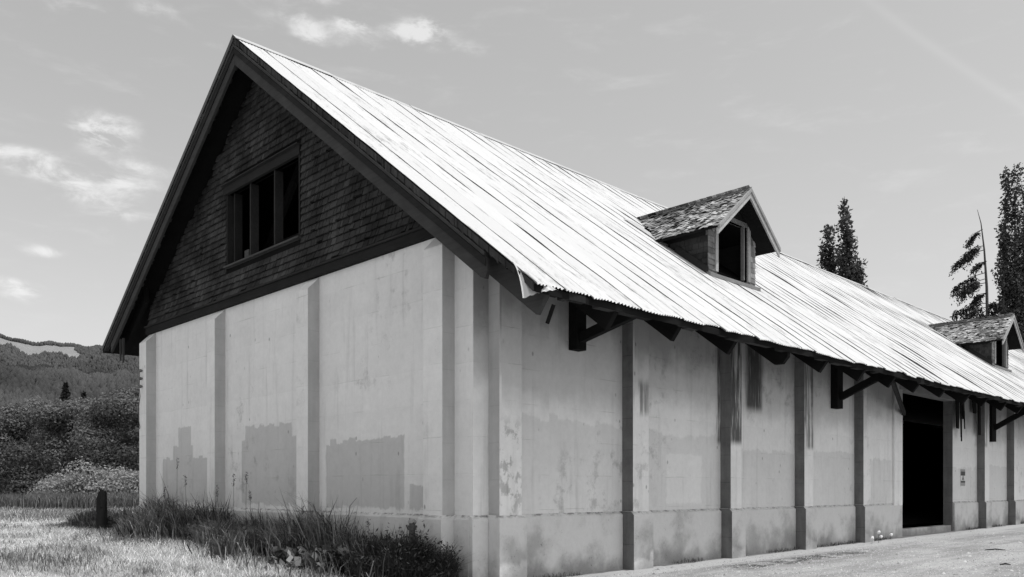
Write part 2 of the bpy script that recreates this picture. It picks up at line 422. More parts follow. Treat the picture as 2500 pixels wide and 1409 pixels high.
MAT = dict(
    wall=material('painted_concrete', m_wall, .85, .2), shade_toned=material('shade_toned_concrete', m_shade_toned, .95, .1), old=material('shade_toned_paint', lambda e: m_shade_toned(e, .45), .9, .15), plinth=material('weathered_concrete', m_plinth, .92, .15),  # second and third: darker copies with shade painted in for flanks and jamb
    dark=material('dark_timber', m_wood(.022, .9), .9, .1), barge=material('grey_timber', m_wood(.040, .8), .85, .15),
    soffit=material('black_timber', m_wood(.010, .6), .95, .1),
    interior_dark=material('black_interior', m_flat(.006, .3), 1, .0),  # near-black: interior darkness painted into the colour
    pale=material('pale_worn_timber', m_wood(.34, .7), .85, .2), mid=material('weathered_timber', m_wood(.17, .8), .85, .2),
    shg=material('dark_shingle', m_shingle(.043, .42), .85, .15), shd=material('silvered_shingle', m_shingle(.22, .85), .9, .15),
    roof=material('corrugated_metal', m_roof, .55, .3), ridge=material('ridge_metal', m_flat(.44, .3, 3), .55, .3),
    leaf=material('tree_leaf', m_leaf(.10, .8), .55, .35, transl=.25), leaf2=material('pale_bramble_leaf', m_leaf(.24, .6), .5, .4, transl=.3),
    poplar=material('poplar_leaf', m_leaf(.060, .7), .55, .3, transl=.3), con=material('conifer_needle', m_leaf(.020, .5), .7, .2),
    bark=material('bark', m_flat(.07, .4, 12), .95, .1), grass=material('dry_grass', m_leaf(.54, .75), .6, .3, transl=.3),
    weed=material('green_weed', m_leaf(.135, .85), .5, .4, transl=.3), bush=material('dark_bush_leaf', m_leaf(.035, .6), .5, .3, transl=.15),
    bleaf=material('broad_leaf', m_leaf(.22, .6), .45, .4, transl=.25), seed=material('seed_head', m_leaf(.11, .5), .8, .1),
    ground=material('field_and_gravel', m_ground, .95, .15), hill=material('forested_hill', m_hill, 1, .0),
    forest=material('hill_forest', m_leaf(.058, .45), .9, .0), metal=material('old_iron', m_flat(.08, .5, 14), .6, .4),
    stone=material('gravel_stone', m_leaf(.33, .6), .9, .2), white=material('white_fluff', m_flat(.8, .05, 9), .9, .1),
    ink=material('sign_ink', m_flat(.05, .2, 30, .0), .6, .3), paper=material('sign_face', m_flat(.62, .06, 30, .0), .6, .3), sgrey=material('sign_grey', m_flat(.30, .15, 30, .0), .6, .3),
    char=material('charred_wood', m_wood(.012, .9, 1, 'z'), .9, .2),
)

# ------------------------------------------------------------------ ground
def axis(lo, hi, near0, near1, step, grow=1.25):
    a = list(np.arange(near0, near1 + 1e-6, step)); s = step
    while a[-1] < hi: s *= grow; a.append(a[-1] + s)
    s = step
    while a[0] > lo: s *= grow; a.insert(0, a[0] - s)
    return np.array(a)
ax_ = axis(-6500, 3500, -30, 14, .5); ay_ = axis(-3000, 6500, -12, 34, .5)
GX, GY = np.meshgrid(ax_, ay_, indexing='ij'); GZ = gh(GX, GY)
nx_, ny_ = GX.shape; I = np.arange(nx_ * ny_).reshape(nx_, ny_)
F = np.stack([I[:-1, :-1], I[1:, :-1], I[1:, 1:], I[:-1, 1:]], -1).reshape(-1, 4)
np_mesh('ground', np.stack([GX, GY, GZ], -1).reshape(-1, 3), F, MAT['ground'], smooth=True, kind='structure')

# ------------------------------------------------------------------ the hills (polar sheet behind the field)
def hill_z(azd, d):
    """azd: degrees right of the camera heading"""
    a = azd + 90
    rise = 30 * sst(d, 130, 420) + 75 * sst(d, 420, 900)
    mid = 125 * sst(d, 850, 1500) * (.75 + .25 * np.sin(a * .09 + 4.6)) * (1 + .03 * np.sin(a * .7))
    farr = 222 * sst(d, 1750, 2650) * (1 + .02 * np.sin(a * .25 + 2.4) + .006 * np.sin(a * .9))
    dip = -18 * np.exp(-((d - 1650) / 130.) ** 2)
    rough = .5 * (6 * np.sin(a * 1.9 + d * .004) + 4 * np.sin(a * 4.7 - d * .011)) * sst(d, 300, 1200)
    z = rise + mid + farr + dip + rough - 3
    z = z * (1 - .93 * sst(azd, -2, 40))
    return z * (1 - .5 * sst(d, 2700, 4200)) - 6 * (1 - sst(d, 130, 260))
azs = np.radians(np.arange(-85, 62, .35)); ds = np.concatenate([np.arange(128, 900, 16), np.arange(900, 4300, 28)])
AA, DD = np.meshgrid(azs, ds, indexing='ij')
def pol(A, D): return CAM.x + D * np.cos(hd - A), CAM.y + D * np.sin(hd - A)
HX, HY = pol(AA, DD); HZ = hill_z(np.degrees(AA), DD)
I = np.arange(AA.size).reshape(AA.shape); F = np.stack([I[:-1, :-1], I[:-1, 1:], I[1:, 1:], I[1:, :-1]], -1).reshape(-1, 4)
fa = np.degrees(AA)[:-1, :-1].ravel(); fd = DD[:-1, :-1].ravel()
def clearcut(fa, fd):
    cut = (fa > -31.8 + .3 * np.sin(fd * .013)) & (fa < -27.0 + .5 * np.sin(fd * .02)) & (fd > 2320 + 30 * np.sin(fa * 3)) & (fd < 2500 + 18 * np.sin(fa * 5))
    cut2 = (np.abs(fd - (1505 + 18 * np.sin(fa * 1.2))) < 26) & (fa < -24)
    return np.where(cut, 1.0, np.where(cut2, .22, 0.0))
np_mesh('hill', np.stack([HX, HY, HZ], -1).reshape(-1, 3), F, MAT['hill'], tone=clearcut(fa, fd), smooth=True, kind='structure')

_vn = RNG.uniform(0, 1, (64, 64))
def vnoise(x, y, sc):
    x = np.asarray(x) / sc + 100.3; y = np.asarray(y) / sc + 57.7; xi = np.floor(x).astype(int); yi = np.floor(y).astype(int); fx_ = x - xi; fy_ = y - yi
    fx_ = fx_ * fx_ * (3 - 2 * fx_); fy_ = fy_ * fy_ * (3 - 2 * fy_); g = lambda a, b: _vn[a % 64, b % 64]
    return (g(xi, yi) * (1 - fx_) + g(xi + 1, yi) * fx_) * (1 - fy_) + (g(xi, yi + 1) * (1 - fx_) + g(xi + 1, yi + 1) * fx_) * fy_
# forest on the hill: many small crowns in one mass
def forest():
    n = 110000
    a = RNG.uniform(-50, -8, n) * .75 + RNG.uniform(-36, -20, n) * .25; d = np.sqrt(RNG.uniform(150 ** 2, 2900 ** 2, n)); d[: n // 3] = RNG.uniform(150, 1400, n // 3)
    keep = (clearcut(a, d) < .1); a = a[keep]; d = d[keep]; n = len(a)
    x, y = pol(np.radians(a), d); z = hill_z(a, d)
    h = RNG.uniform(5, 10, n) * (1 + .25 * (d > 1800)); r = h * RNG.uniform(.26, .46, n)
    prof = [(0.0, .75), (.45, 1.0), (.8, .5), (1.0, .03)]; k = 5
    V = []
    for (hz, rr) in prof:
        for j in range(k):
            t = 2 * math.pi * j / k + RNG.uniform(0, .9, n); q = r * rr * RNG.uniform(.75, 1.25, n)
            V.append(np.stack([x + q * np.cos(t), y + q * np.sin(t), z + h * hz - 1], -1))
    V = np.stack(V, 1).reshape(-1, 3); m = len(prof) * k
    f = [(i * k + j, i * k + (j + 1) % k, (i + 1) * k + (j + 1) % k, (i + 1) * k + j) for i in range(3) for j in range(k)]
    F = (np.array(f)[None] + (np.arange(n) * m)[:, None, None]).reshape(-1, 4)
    blk = np.clip((.6 * vnoise(x, y, 240) + .4 * vnoise(x, y, 90) - .5) * 3 + .5, 0, 1)
    tone = np.repeat(np.clip(RNG.normal(.12, .10, n), 0, 1) + .75 * blk + .15 * (d > 1700), len(f))  # distant crowns lightened, haze painted into their tone
    np_mesh('forest', V, F, MAT['forest'], tone=tone, kind='stuff', label='dark forest covering the hills behind the field')
forest()

# ------------------------------------------------------------------ vegetation builders
def leaf_quads(C, size, N=None, droop=0.0, asp=.55):
    n = len(C)
    d = RNG.normal(size=(n, 3)); d[:, 2] -= droop
    if N is not None:      # leaves lie roughly along the outside of their clump
        N = N + RNG.normal(0, .45, (n, 3)); N /= np.linalg.norm(N, axis=1)[:, None]; d -= (d * N).sum(1)[:, None] * N
    d /= np.linalg.norm(d, axis=1)[:, None]
    e_ = RNG.normal(size=(n, 3)) if N is None else np.cross(N, d); e_ -= (e_ * d).sum(1)[:, None] * d; e_ /= np.linalg.norm(e_, axis=1)[:, None]
    s = (size * RNG.uniform(.6, 1.4, n))[:, None] if np.isscalar(size) else size[:, None]
    V = np.stack([C, C + d * s * .5 + e_ * s * asp * .5, C + d * s, C + d * s * .5 - e_ * s * asp * .5], 1).reshape(-1, 3)
    F = np.arange(4 * n).reshape(n, 4)
    return V, F


def crown_points(n, lobes, shell=.55):
    """lobes: (cx,cy,cz,rx,ry,rz); points biased to the shell, with holes"""
    L = np.array(lobes, float); vol = (L[:, 3] * L[:, 5]) ** 1.0; idx = RNG.choice(len(L), n, p=vol / vol.sum())
    u = RNG.normal(size=(n, 3)); u /= np.linalg.norm(u, axis=1)[:, None]
    r = shell + (1 - shell) * RNG.uniform(0, 1, n) ** .7
    r *= 1 + .16 * np.sin(u[:, 0] * 7 + idx) * np.sin(u[:, 2] * 9 + idx * 2.1)
    P = L[idx, :3] + u * r[:, None] * L[idx, 3:]
    tone = .46 + .36 * u[:, 2] + RNG.normal(0, .15, n) + .2 * np.sin(idx * 3.7 + L[0, 0])  # paler towards each lobe's top: sunlit tops painted into the leaf tone
    return P, np.clip(tone, 0, 1), u + np.array([0, 0, .25])


def broad_tree(x, y, h, w, label, n=7000, size=.30, mat='leaf', group='trees and shrubs at the far edge of the field', name='broadleaf_tree', cat='tree', z0=None, low=.12, nl=10, trunk=True):
    z = float(gh(x, y)) if z0 is None else z0
    t = thing(name, (x, y, z), label, cat, group)
    lobes = []
    for k in range(nl):
        a = random.uniform(0, 2 * math.pi); q = random.uniform(.0, .62) * w / 2; hz = random.uniform(low, .86)
        rr = w * random.uniform(.19, .33) * (1 - .35 * max(0, hz - .55))
        lobes.append((x + q * math.cos(a), y + q * math.sin(a), z + h * hz, rr, rr, rr * random.uniform(.65, .95)))
    lobes.append((x, y, z + h * .80, w * .2, w * .2, h * .15))
    P, tone, U_ = crown_points(n, lobes, .72)
    keep = P[:, 2] > z + .05; P = P[keep]; tone = tone[keep]; U_ = U_[keep]
    V, F = leaf_quads(P, size, U_)
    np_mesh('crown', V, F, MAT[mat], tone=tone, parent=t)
    if trunk:
        mb = MB(); mb.tube([(x, y, z - .2), (x + .1, y, z + h * .3), (x - .1, y + .1, z + h * .6), (x, y, z + h * .85)], [h * .022, h * .018, h * .012, h * .004], 7)
        for k in range(6):
            L = random.choice(lobes); hz = random.uniform(.2, .5) * h
            mb.tube([(x, y, z + hz), ((x + L[0]) / 2, (y + L[1]) / 2, (z + hz + L[2]) / 2 + .2), (L[0], L[1], L[2])], [h * .009, h * .006, h * .002], 5)
        mb.smooth = True; mb.build('trunk', MAT['bark'], t)
    return t


def view_pt(u, d):
    """world x,y at a bearing (given as tangent column of the photo) and forward distance"""
    k = (u - 1250) / 2050
    return CAM.x + d * (fx + fy * k), CAM.y + d * (fy - fx * k)

# trees across the field, on the left
TL = [(20, 92, 11.0, 9, 'leaf', 'full broadleaf tree at the left edge of the photo, above the darkest thicket'),
      (85, 99, 12.6, 8, 'leaf', 'tall rounded tree behind the thicket, second from the left'),
      (150, 88, 10.8, 9, 'leaf', 'wide pale-topped tree in the middle of the thicket'),
      (215, 98, 12.6, 8, 'leaf', 'rounded tree behind the middle of the thicket below the small conifers'),
      (262, 84, 11.2, 8, 'leaf', 'bushy tree right of the middle of the thicket, above the pale brambles'),
      (325, 90, 12.8, 7.5, 'leaf', 'dark tree of the thicket standing closest to the barn wall'),
      (378, 86, 10.5, 8, 'leaf', 'thicket tree mostly hidden behind the left corner of the barn'),
      (-45, 88, 11.0, 9, 'leaf', 'thicket tree just outside the left edge of the photo'),
      (50, 76, 5.6, 8, 'bush', 'low dark shrub at the foot of the thicket, at the left edge of the field'),
      (200, 77, 5.2, 9, 'bush', 'broad dark shrub in front of the thicket behind the broken post'),
      (305, 76, 5.0, 7, 'bush', 'low dark shrub between the pale brambles and the barn corner')]
for (u, d, h, w, mt, lab) in TL:
    x, y = view_pt(u, d)
    broad_tree(x, y, h, w, lab, n=15000 if h > 7 else 9000, size=.27 if h > 7 else .24, mat=mt, name='broadleaf_tree' if h > 7 else 'shrub', cat='tree' if h > 7 else 'shrub')

def conifer(x, y, z, h, label, group):
    t = thing('conifer_tree', (x, y, z), label, 'conifer', group)
    mb = MB(); mb.tube([(x, y, z), (x, y, z + h)], [h * .02, .02], 6); mb.build('trunk', MAT['bark'], t)
    P = []
    for k in range(2600):
        f = random.random() ** .8; r = (1 - f) * h * .3 * random.uniform(.2, 1) * (1 + .25 * math.sin(f * 46)); a = random.uniform(0, 6.28)
        P.append((x + r * math.cos(a), y + r * math.sin(a), z + h * .08 + f * h * .92 - r * .35))
    P = np.array(P); V, F = leaf_quads(P, .38, droop=.5)
    np_mesh('crown', V, F, MAT['con'], tone=RNG.uniform(.1, .9, len(P)), parent=t)
for u, d, h, lab in ((112, 128, 9.5, 'small pointed conifer behind the thicket, leftmost of the dark group'), (160, 120, 11.0, 'dark conifer, tallest of the group above the thicket'), (205, 124, 10.8, 'dark conifer right of the tallest one above the thicket')):
    x, y = view_pt(u, d); conifer(x, y, 3.6 + (1.5 if d > 122 else 2.2), h, lab, 'small conifers above the thicket')

# pale bramble bank
for i, (u, d, h, w, lab) in enumerate([(120, 67, 1.5, 4.5, 'low pale bramble mound at the left end of the bank'), (175, 66, 2.1, 4.5, 'pale bramble mound left of the top of the bank'),
                                       (235, 65, 2.8, 5, 'highest pale bramble mound on the bank behind the broken post'), (292, 66, 2.5, 5, 'pale bramble mound between the post and the barn'), (345, 67, 2.3, 4.5, 'pale bramble mound running behind the barn corner')]):
    x, y = view_pt(u, d)
    broad_tree(x, y, h, w, lab, n=5000, size=.2, mat='leaf2', name='bramble_bush', cat='bush', group='pale brambles on the bank', low=.05, nl=12, trunk=False)


def blades(X, Y, H, Wd, lean, tone, zoff=-.01, curve=.5, wind=(.0, .0)):
    n = len(X); Z = gh(X, Y) + zoff
    a = RNG.uniform(0, 2 * math.pi, n); dx = np.cos(a); dy = np.sin(a)
    la = RNG.uniform(0, 2 * math.pi, n); lx = np.cos(la) * lean * H + wind[0] * H; ly = np.sin(la) * lean * H + wind[1] * H
    P0 = np.stack([X, Y, Z], -1); P1 = P0 + np.stack([lx * .35, ly * .35, H * .58], -1); P2 = P0 + np.stack([lx, ly, H * (1 - curve * lean)], -1)
    s = np.stack([dx, dy, 0 * dx], -1) * (Wd / 2)[:, None]
    V = np.stack([P0 - s, P0 + s, P1 + s * .75, P1 - s * .75, P2], 1).reshape(-1, 3)
    b = (np.arange(n) * 5)[:, None, None]
    F = (np.array([[0, 1, 2], [0, 2, 3], [3, 2, 4]])[None] + b).reshape(-1, 3)
    return V, F, np.repeat(tone, 3)


def inside_barn(X, Y): return (X > -14.25) & (X < .4) & (Y > -.12) & (Y < 76)

# dry field grass
def field_grass():
    n = 190000
    a = np.radians(RNG.uniform(-37, 4, n)); d = np.exp(RNG.uniform(math.log(8.5), math.log(72), n))
    X, Y = pol(a, d); k = ~inside_barn(X, Y) & (X + .12 * Y < .2 + .5 * RNG.normal(size=n) * .3); X = X[k]; Y = Y[k]; d = d[k]; n = len(X)
    pat = np.clip((.5 * vnoise(X, Y, 2.6) + .3 * vnoise(X, Y, .9) + .2 * vnoise(X, Y, .35) - .5) * 2.6 + .5, 0, 1)
    H = RNG.uniform(.04, .14, n) * (.45 + 1.5 * pat ** 2) * (1 + d / 60); Wd = .004 + .0006 * d
    tone = np.clip(.78 - .75 * pat + RNG.normal(0, .2, n), 0, 1)
    V, F, T = blades(X, Y, H, Wd, RNG.uniform(.2, 1.1, n), tone)
    np_mesh('field_grass', V, F, MAT['grass'], tone=T, kind='stuff', label='pale dry mown grass of the field in front of the gable')
    # taller darker tufts at the far edge and around the post
    n = 26000
    a = np.radians(RNG.uniform(-36, -18, n)); d = RNG.uniform(57, 68, n); X, Y = pol(a, d)
    V, F, T = blades(X, Y, RNG.uniform(.5, 1.15, n), np.full(n, .06), RNG.uniform(.1, .5, n), RNG.uniform(.1, .9, n))
    np_mesh('tall_grass', V, F, MAT['weed'], tone=T, kind='stuff', label='strip of tall dark grass along the far edge of the field')
field_grass()


def weed_mass():
    n = 52000
    X = RNG.uniform(-17.2, -.4, n); Y = -.02 - 2.3 * RNG.uniform(0, 1, n) ** 1.15
    lim = -1.9 - .45 * np.sin(X * 1.1) - .25 * np.sin(X * 2.7 + 1) ; lim = np.where(X > -5, lim * (.55 + .1 * np.sin(X * 3)), lim)
    k = (Y > lim) | (RNG.uniform(size=n) < .04)
    den = .35 + .65 * (np.sin(X * 2.1 + Y * 1.4) * np.sin(X * .83 - 2.2) > -.25); k &= RNG.uniform(size=n) < den
    X = X[k]; Y = Y[k]; n = len(X)
    pat = .5 + .5 * np.sin(X * 1.7 + 2 * np.sin(Y * 1.3)) * np.cos(X * .77)
    H = RNG.uniform(.3, .98, n) * (.62 + .75 * pat) * np.clip(1.12 + Y * .22, .4, 1.2)
    H *= (.45 + 1.1 * vnoise(X, Y, .8)) ; H = np.where(X < -10.5, H * (.45 + .55 * sst(Y, -1.4, -.4)), H); H = np.where((X < -11) & (Y < -1.2), H * .6, H)
    H *= np.where(RNG.uniform(size=n) < .06, 1.3, 1.0)
    V, F, T = blades(X, Y, H, RNG.uniform(.010, .030, n), RNG.uniform(.1, .85, n), np.where(RNG.uniform(size=n) < .12, 1.5, np.clip(RNG.normal(.36, .27, n), 0, 1)), wind=(-.05, -.08))
    np_mesh('tall_weeds', V, F, MAT['weed'], tone=T, kind='stuff', label='tall uncut grass and weeds along the foot of the gable wall')
    # mats of dried cuttings in front
    n = 16000; X = RNG.uniform(-17, .2, n); Y = -1.4 - 2.2 * RNG.uniform(0, 1, n)
    V, F, T = blades(X, Y, RNG.uniform(.06, .26, n), RNG.uniform(.006, .014, n), RNG.uniform(.6, 1.6, n), RNG.uniform(.2, 1, n), curve=.3)
    np_mesh('dry_cuttings', V, F, MAT['grass'], tone=T, kind='stuff', label='tangled dry grass lying in front of the weeds')
weed_mass()


def seed_stalk(x, y, h, lab, lean):
    z = float(gh(x, y)); t = thing('seed_stalk', (x, y, z), lab, 'grass stalk', 'tall seeding grass stalks against the gable wall')
    mb = MB(); top = (x + lean, y - .05, z + h); mb.tube([(x, y, z), (x + lean * .3, y - .02, z + h * .55), top], [.006, .005, .003], 5); mb.build('stem', MAT['weed'], t)
    P = []
    for k in range(60):
        f = random.random(); P.append((top[0] + random.gauss(0, .009) + lean * .1 * f, top[1] + random.gauss(0, .014), top[2] - .02 - f * .26 + .1))
    V, F = leaf_quads(np.array(P), .036, droop=-1.2, asp=.35); np_mesh('seed_head', V, F, MAT['seed'], tone=RNG.uniform(.2, .9, len(P)), parent=t)
for q, (x, y, h, ln, lab) in enumerate([(-9.75, -.9, 1.85, .12, 'tallest seeding grass stalk, in front of the second pilaster from the left'), (-9.45, -.8, 1.45, .06, 'shorter seeding stalk right beside the tallest one'),
        (-7.45, -.9, 1.25, -.03, 'seeding stalk below the left edge of the large grey paint patch'), (-6.55, -1.0, 1.5, .08, 'seeding stalk in front of the middle paint patch, left of a pair'),
        (-6.1, -.95, 1.55, .1, 'seeding stalk in front of the middle paint patch, right of a pair'), (-6.35, -.7, 1.15, .03, 'short seeding stalk between the pair in front of the middle patch'),
        (-4.0, -.8, 1.0, .02, 'seeding stalk below the left edge of the right-hand paint patch'), (-3.3, -.85, .95, .06, 'seeding stalk in the leafy weeds below the right-hand patch'),
        (-1.95, -.7, .95, .02, 'seeding stalk beside the dark bush near the corner'), (-10.6, -.8, 1.15, -.04, 'seeding stalk left of the second pilaster')]):
    seed_stalk(x, y, h, lab, ln)


def bush(x0, x1, y0, y1, h, n, size, mat, name, label, cat, spiky=False):
    xc, yc = (x0 + x1) / 2, (y0 + y1) / 2; z = float(gh(xc, yc)); t = thing(name, (xc, yc, z), label, cat)
    if spiky:
        X = RNG.uniform(x0, x1, n); Y = RNG.uniform(y0, y1, n); r = ((X - xc) / (x1 - x0) * 2) ** 2 + ((Y - yc) / (y1 - y0) * 2) ** 2
        k = r < 1; X = X[k]; Y = Y[k]; r = r[k]; n = len(X)
        H = h * (1 - .5 * r) * RNG.uniform(.4, 1.12, n) * (.55 + .75 * vnoise(X, Y, .33))
        V, F, T = blades(X, Y, H, RNG.uniform(.012, .022, n), RNG.uniform(.1, .55, n), RNG.uniform(0, 1, n), wind=(.22, .05))
        np_mesh('stem', V, F, MAT[mat], tone=T, parent=t)
        m = n; f = RNG.uniform(.25, .95, m)
        P = np.stack([X + RNG.normal(0, .06, m) + .2 * H * f, Y + RNG.normal(0, .06, m), gh(X, Y) + H * f], -1)
        V, F = leaf_quads(P, size, droop=-.5, asp=.3); np_mesh('foliage', V, F, MAT[mat], tone=RNG.uniform(0, 1, m), parent=t)
    else:
        lobes = [(random.uniform(x0, x1), random.uniform(y0, y1), z + h * random.uniform(.15, .7), .3, .3, .25) for _ in range(12)]
        P, tone, _u = crown_points(n, lobes, .3); P[:, 2] = np.maximum(P[:, 2], z + .03)
        V, F = leaf_quads(P, size, asp=.75); np_mesh('foliage', V, F, MAT[mat], tone=tone, parent=t)
        mb = MB()
        for L in lobes: mb.tube([(xc + random.uniform(-.3, .3), yc, z), (L[0], L[1], L[2])], [.012, .005], 5)
        mb.build('stem', MAT['weed'], t)
bush(-2.35, .15, -1.35, -.1, 1.0, 12000, .075, 'bush', 'dark_bush', 'dense black-green bush leaning at the foot of the gable near the corner', 'bush', True)
bush(-4.1, -2.1, -1.35, -.35, .55, 1500, .11, 'bush', 'leafy_weed', 'leafy weed clump left of the dark bush below the right-hand paint patch', 'weed')
bush(-3.9, -2.3, -1.55, -.7, .42, 170, .17, 'bleaf', 'broadleaf_weed', 'weed with large pale leaves in front of the right-hand paint patch', 'weed')
bush(-8.9, -5.4, -1.3, -.2, .45, 2500, .09, 'weed', 'leafy_weed', 'low leafy weeds under the middle paint patch between two pilasters', 'weed')
bush(-10.6, -8.6, -1.6, -.4, .5, 2200, .10, 'weed', 'leafy_weed', 'leafy green weeds at the foot of the second pilaster from the left', 'weed')
bush(-13.0, -10.2, -1.7, -.2, .40, 2600, .09, 'bush', 'leafy_weed', 'low dark weed mound between the broken post and the barn', 'weed')

# charred broken post
t = thing('broken_post', (-12.19, -1.81, .42), 'charred black post stump with a splintered top standing in the weeds left of the barn', 'post')
mb = MB(); cx0, cy0 = -12.19, -1.81; n = 10
ring = [(.125 + .012 * math.sin(3 * k), 2 * math.pi * k / n) for k in range(n)]
for (z_, s_) in ((.3, 1.05), (.8, 1.0), (1.2, .97)): mb.v += [(cx0 + r * s_ * math.cos(a) - (z_ - .4) * .03, cy0 + r * s_ * math.sin(a), z_) for r, a in ring]
mb.v += [(cx0 + r * .93 * math.cos(a) - .03, cy0 + r * .93 * math.sin(a), 1.2 + (.36 if k in (3, 4, 5) else .40 if k in (0, 9) else .05 + .12 * (k % 3)))for k, (r, a) in enumerate(ring)]
mb.v.append((cx0, cy0, 1.1))
for q in range(3):
    for k in range(n): mb.f.append((q * n + k, q * n + (k + 1) % n, (q + 1) * n + (k + 1) % n, (q + 1) * n + k)); mb.t.append(.5)
for k in range(n): mb.f.append((3 * n + k, 3 * n + (k + 1) % n, 4 * n)); mb.t.append(.3)
mb.build('shaft', MAT['char'], t)
mb = MB()
for (dx, dy, hh) in ((-.10, 0, .44), (.09, -.05, .46), (.0, .08, .30)): mb.bar((cx0 + dx - .03, cy0 + dy, 1.15), (cx0 + dx * 1.15 - .03, cy0 + dy, 1.15 + hh), .085, .05, (0, 1, 0), .6, .4)
mb.build('splinter', MAT['char'], t)

t = thing('rusty_pipe', (-1.15, -.36, .1), 'short dark iron pipe stub rising from the weeds against the plinth near the corner', 'pipe')
mb = MB(); mb.tube([(-1.15, -.38, 0), (-1.15, -.38, 1.02)], .055, 10); mb.tube([(-1.15, -.38, .9), (-1.15, -.38, .98)], .075, 10); mb.build('pipe', MAT['metal'], t)
mb = MB(); mb.tube([(-1.15, -.38, 1.02), (-1.15, -.38, 1.07), (-1.15, -.38, 1.09)], [.07, .065, .03], 10); mb.build('cap', MAT['sgrey'], t)

# ------------------------------------------------------------------ THE BARN
B = thing('barn', (0, 0, 0), 'long white concrete barn with dark shingled gable and corrugated metal roof', 'barn')
XR, ZR, SR, SL = -7.29, 11.66, .76, .706          # ridge, slopes
EAVE_R, EAVE_L, RAKE, LEN = 2.1, -15.7, -.65, 75.0
YB = LEN                                          # back gable plane
def zr(x): return ZR - SR * (x - XR)              # top surface, right slope
def zl(x): return ZR - SL * (XR - x)              # top surface, left slope
XL = -13.88                                       # left wall plane
WT = .30

# lower walls
mb = MB()
mb.prism([(XL, -.3), (-WT, -.3), (-WT, 5.985), (XL, 5.985)], 'y', 0, WT); mb.build('gable_wall', MAT['wall'], B)
D0, D1 = 17.92, 22.6
mb = MB(); zt = 5.95
mb.box(-WT, 0, 0, D0, -.3, zt); mb.box(-WT, 0, D1, YB, -.3, zt); mb.box(-WT, 0, D0, D1, 4.98, zt); mb.build('long_wall', MAT['wall'], B)
mb = MB(); mb.box(XL, XL + WT, WT, YB, -.3, 6.6); mb.build('far_wall', MAT['wall'], B)
mb = MB(); mb.prism([(XL, -.3), (0, -.3), (0, 5.9), (XR, 11.3), (XL, 6.6)], 'y', YB, YB + .3); mb.build('back_wall', MAT['wall'], B)
mb = MB(); mb.box(XL + WT, -WT, WT, YB, .05, .2); mb.build('floor', MAT['interior_dark'], B)
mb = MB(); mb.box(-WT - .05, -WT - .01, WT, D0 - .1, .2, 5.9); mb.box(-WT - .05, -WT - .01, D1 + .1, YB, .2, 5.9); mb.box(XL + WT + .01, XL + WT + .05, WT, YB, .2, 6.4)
mb.box(XL + WT + .05, -WT - .05, WT + .01, WT + .05, .2, 5.9); mb.build('interior_dark', MAT['interior_dark'], B)  # near-black sheets added so the openings read dark

# pilasters
PW = .27
def gable_pilaster(x0, x1, ztop):
    mb = MB(); z1 = ztop - .27
    mb.prism([(-PW, 1.0), (-PW, z1), (-.002, ztop), (0.01, ztop), (0.01, 1.0)], 'x', x0, x1)
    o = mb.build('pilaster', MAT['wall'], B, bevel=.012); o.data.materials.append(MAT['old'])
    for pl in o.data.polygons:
        if pl.normal.x > .5: pl.material_index = 1  # flank towards the long side, its shade painted as a darker grey
gp = [(-13.88, -13.38), (-9.5, -9.08), (-5.24, -4.78), (-.99, -.47)]
for x0, x1 in gp: gable_pilaster(x0, x1, 5.98)
lp = [(.35, .88), (3.95, 4.47), (7.53, 8.0), (11.04, 11.53), (14.58, 15.08), (25.2, 25.72), (28.84, 29.36)] + [(32.44 + 3.6 * k, 32.96 + 3.6 * k) for k in range(12)]
for q, (y0, y1) in enumerate(lp):
    mb = MB(); mb.box(-.01, PW, y0, y1, 1.0, 5.9); o = mb.build('pilaster', MAT['wall'], B, bevel=.012)
    if True:   # gable-facing flank gets a darker material with its shade painted in
        o.data.materials.append(MAT['shade_toned' if q else 'old'])
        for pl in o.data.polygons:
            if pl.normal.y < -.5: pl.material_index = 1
mb = MB(); mb.box(-WT - .002, .004, D1 - .03, D1 + .002, .0, 4.72); mb.build('door_jamb', MAT['shade_toned'], B)  # thin facing whose shade is painted as dark concrete
mb = MB(); mb.box(-.01, .075, 17.28, D0, 1.1, 4.98); mb.build('door_surround', MAT['wall'], B, bevel=.01)

# plinth: base courses with a sloped top, stepping round every pilaster
PT = 1.168; PP = .07
def plinth_course(a0, a1, off, side, zb=-.3):
    mb = MB()
    if side == 'y': mb.prism([(-off - PP, zb), (-off - PP, PT - .07), (-off - .002, PT), (.02, PT), (.02, zb)], 'x', a0, a1)
    else: mb.prism([(off + PP, zb), (off + PP, PT - .07), (off + .002, PT), (-.02, PT), (-.02, zb)], 'y', a0, a1)
    o = mb.build('plinth_course', MAT['plinth'], B, bevel=.012)
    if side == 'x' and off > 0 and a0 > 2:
        o.data.materials.append(MAT['shade_toned'])  # footing flank, shade painted in to match the pilaster above
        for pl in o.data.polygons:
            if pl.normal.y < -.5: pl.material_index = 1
for (x0, x1) in gp: plinth_course(x0 - .06, x1 + .06, PW, 'y')
for (x0, x1) in zip([g[1] + .061 for g in gp[:-1]], [g[0] - .061 for g in gp[1:]]): plinth_course(x0, x1, 0, 'y')
plinth_course(gp[-1][1] + .061, -.021, 0, 'y')
ys = [(a, b) for a, b in lp]
for (y0, y1) in ys: plinth_course(y0 - .06, y1 + .06, PW, 'x')
segs = [(-PP, lp[0][0] - .061)] + [(lp[k][1] + .061, lp[k + 1][0] - .061) for k in range(len(lp) - 1) if k != 4] + [(lp[4][1] + .061, D0 - .002), (D1 + .002, lp[5][0] - .061), (lp[-1][1] + .061, YB)]
for a0, a1 in segs: plinth_course(a0, a1, 0, 'x')
mb = MB(); mb.box(-.3, -.04, D0, D1, -.2, .34); mb.build('door_sill', MAT['plinth'], B, bevel=.02)
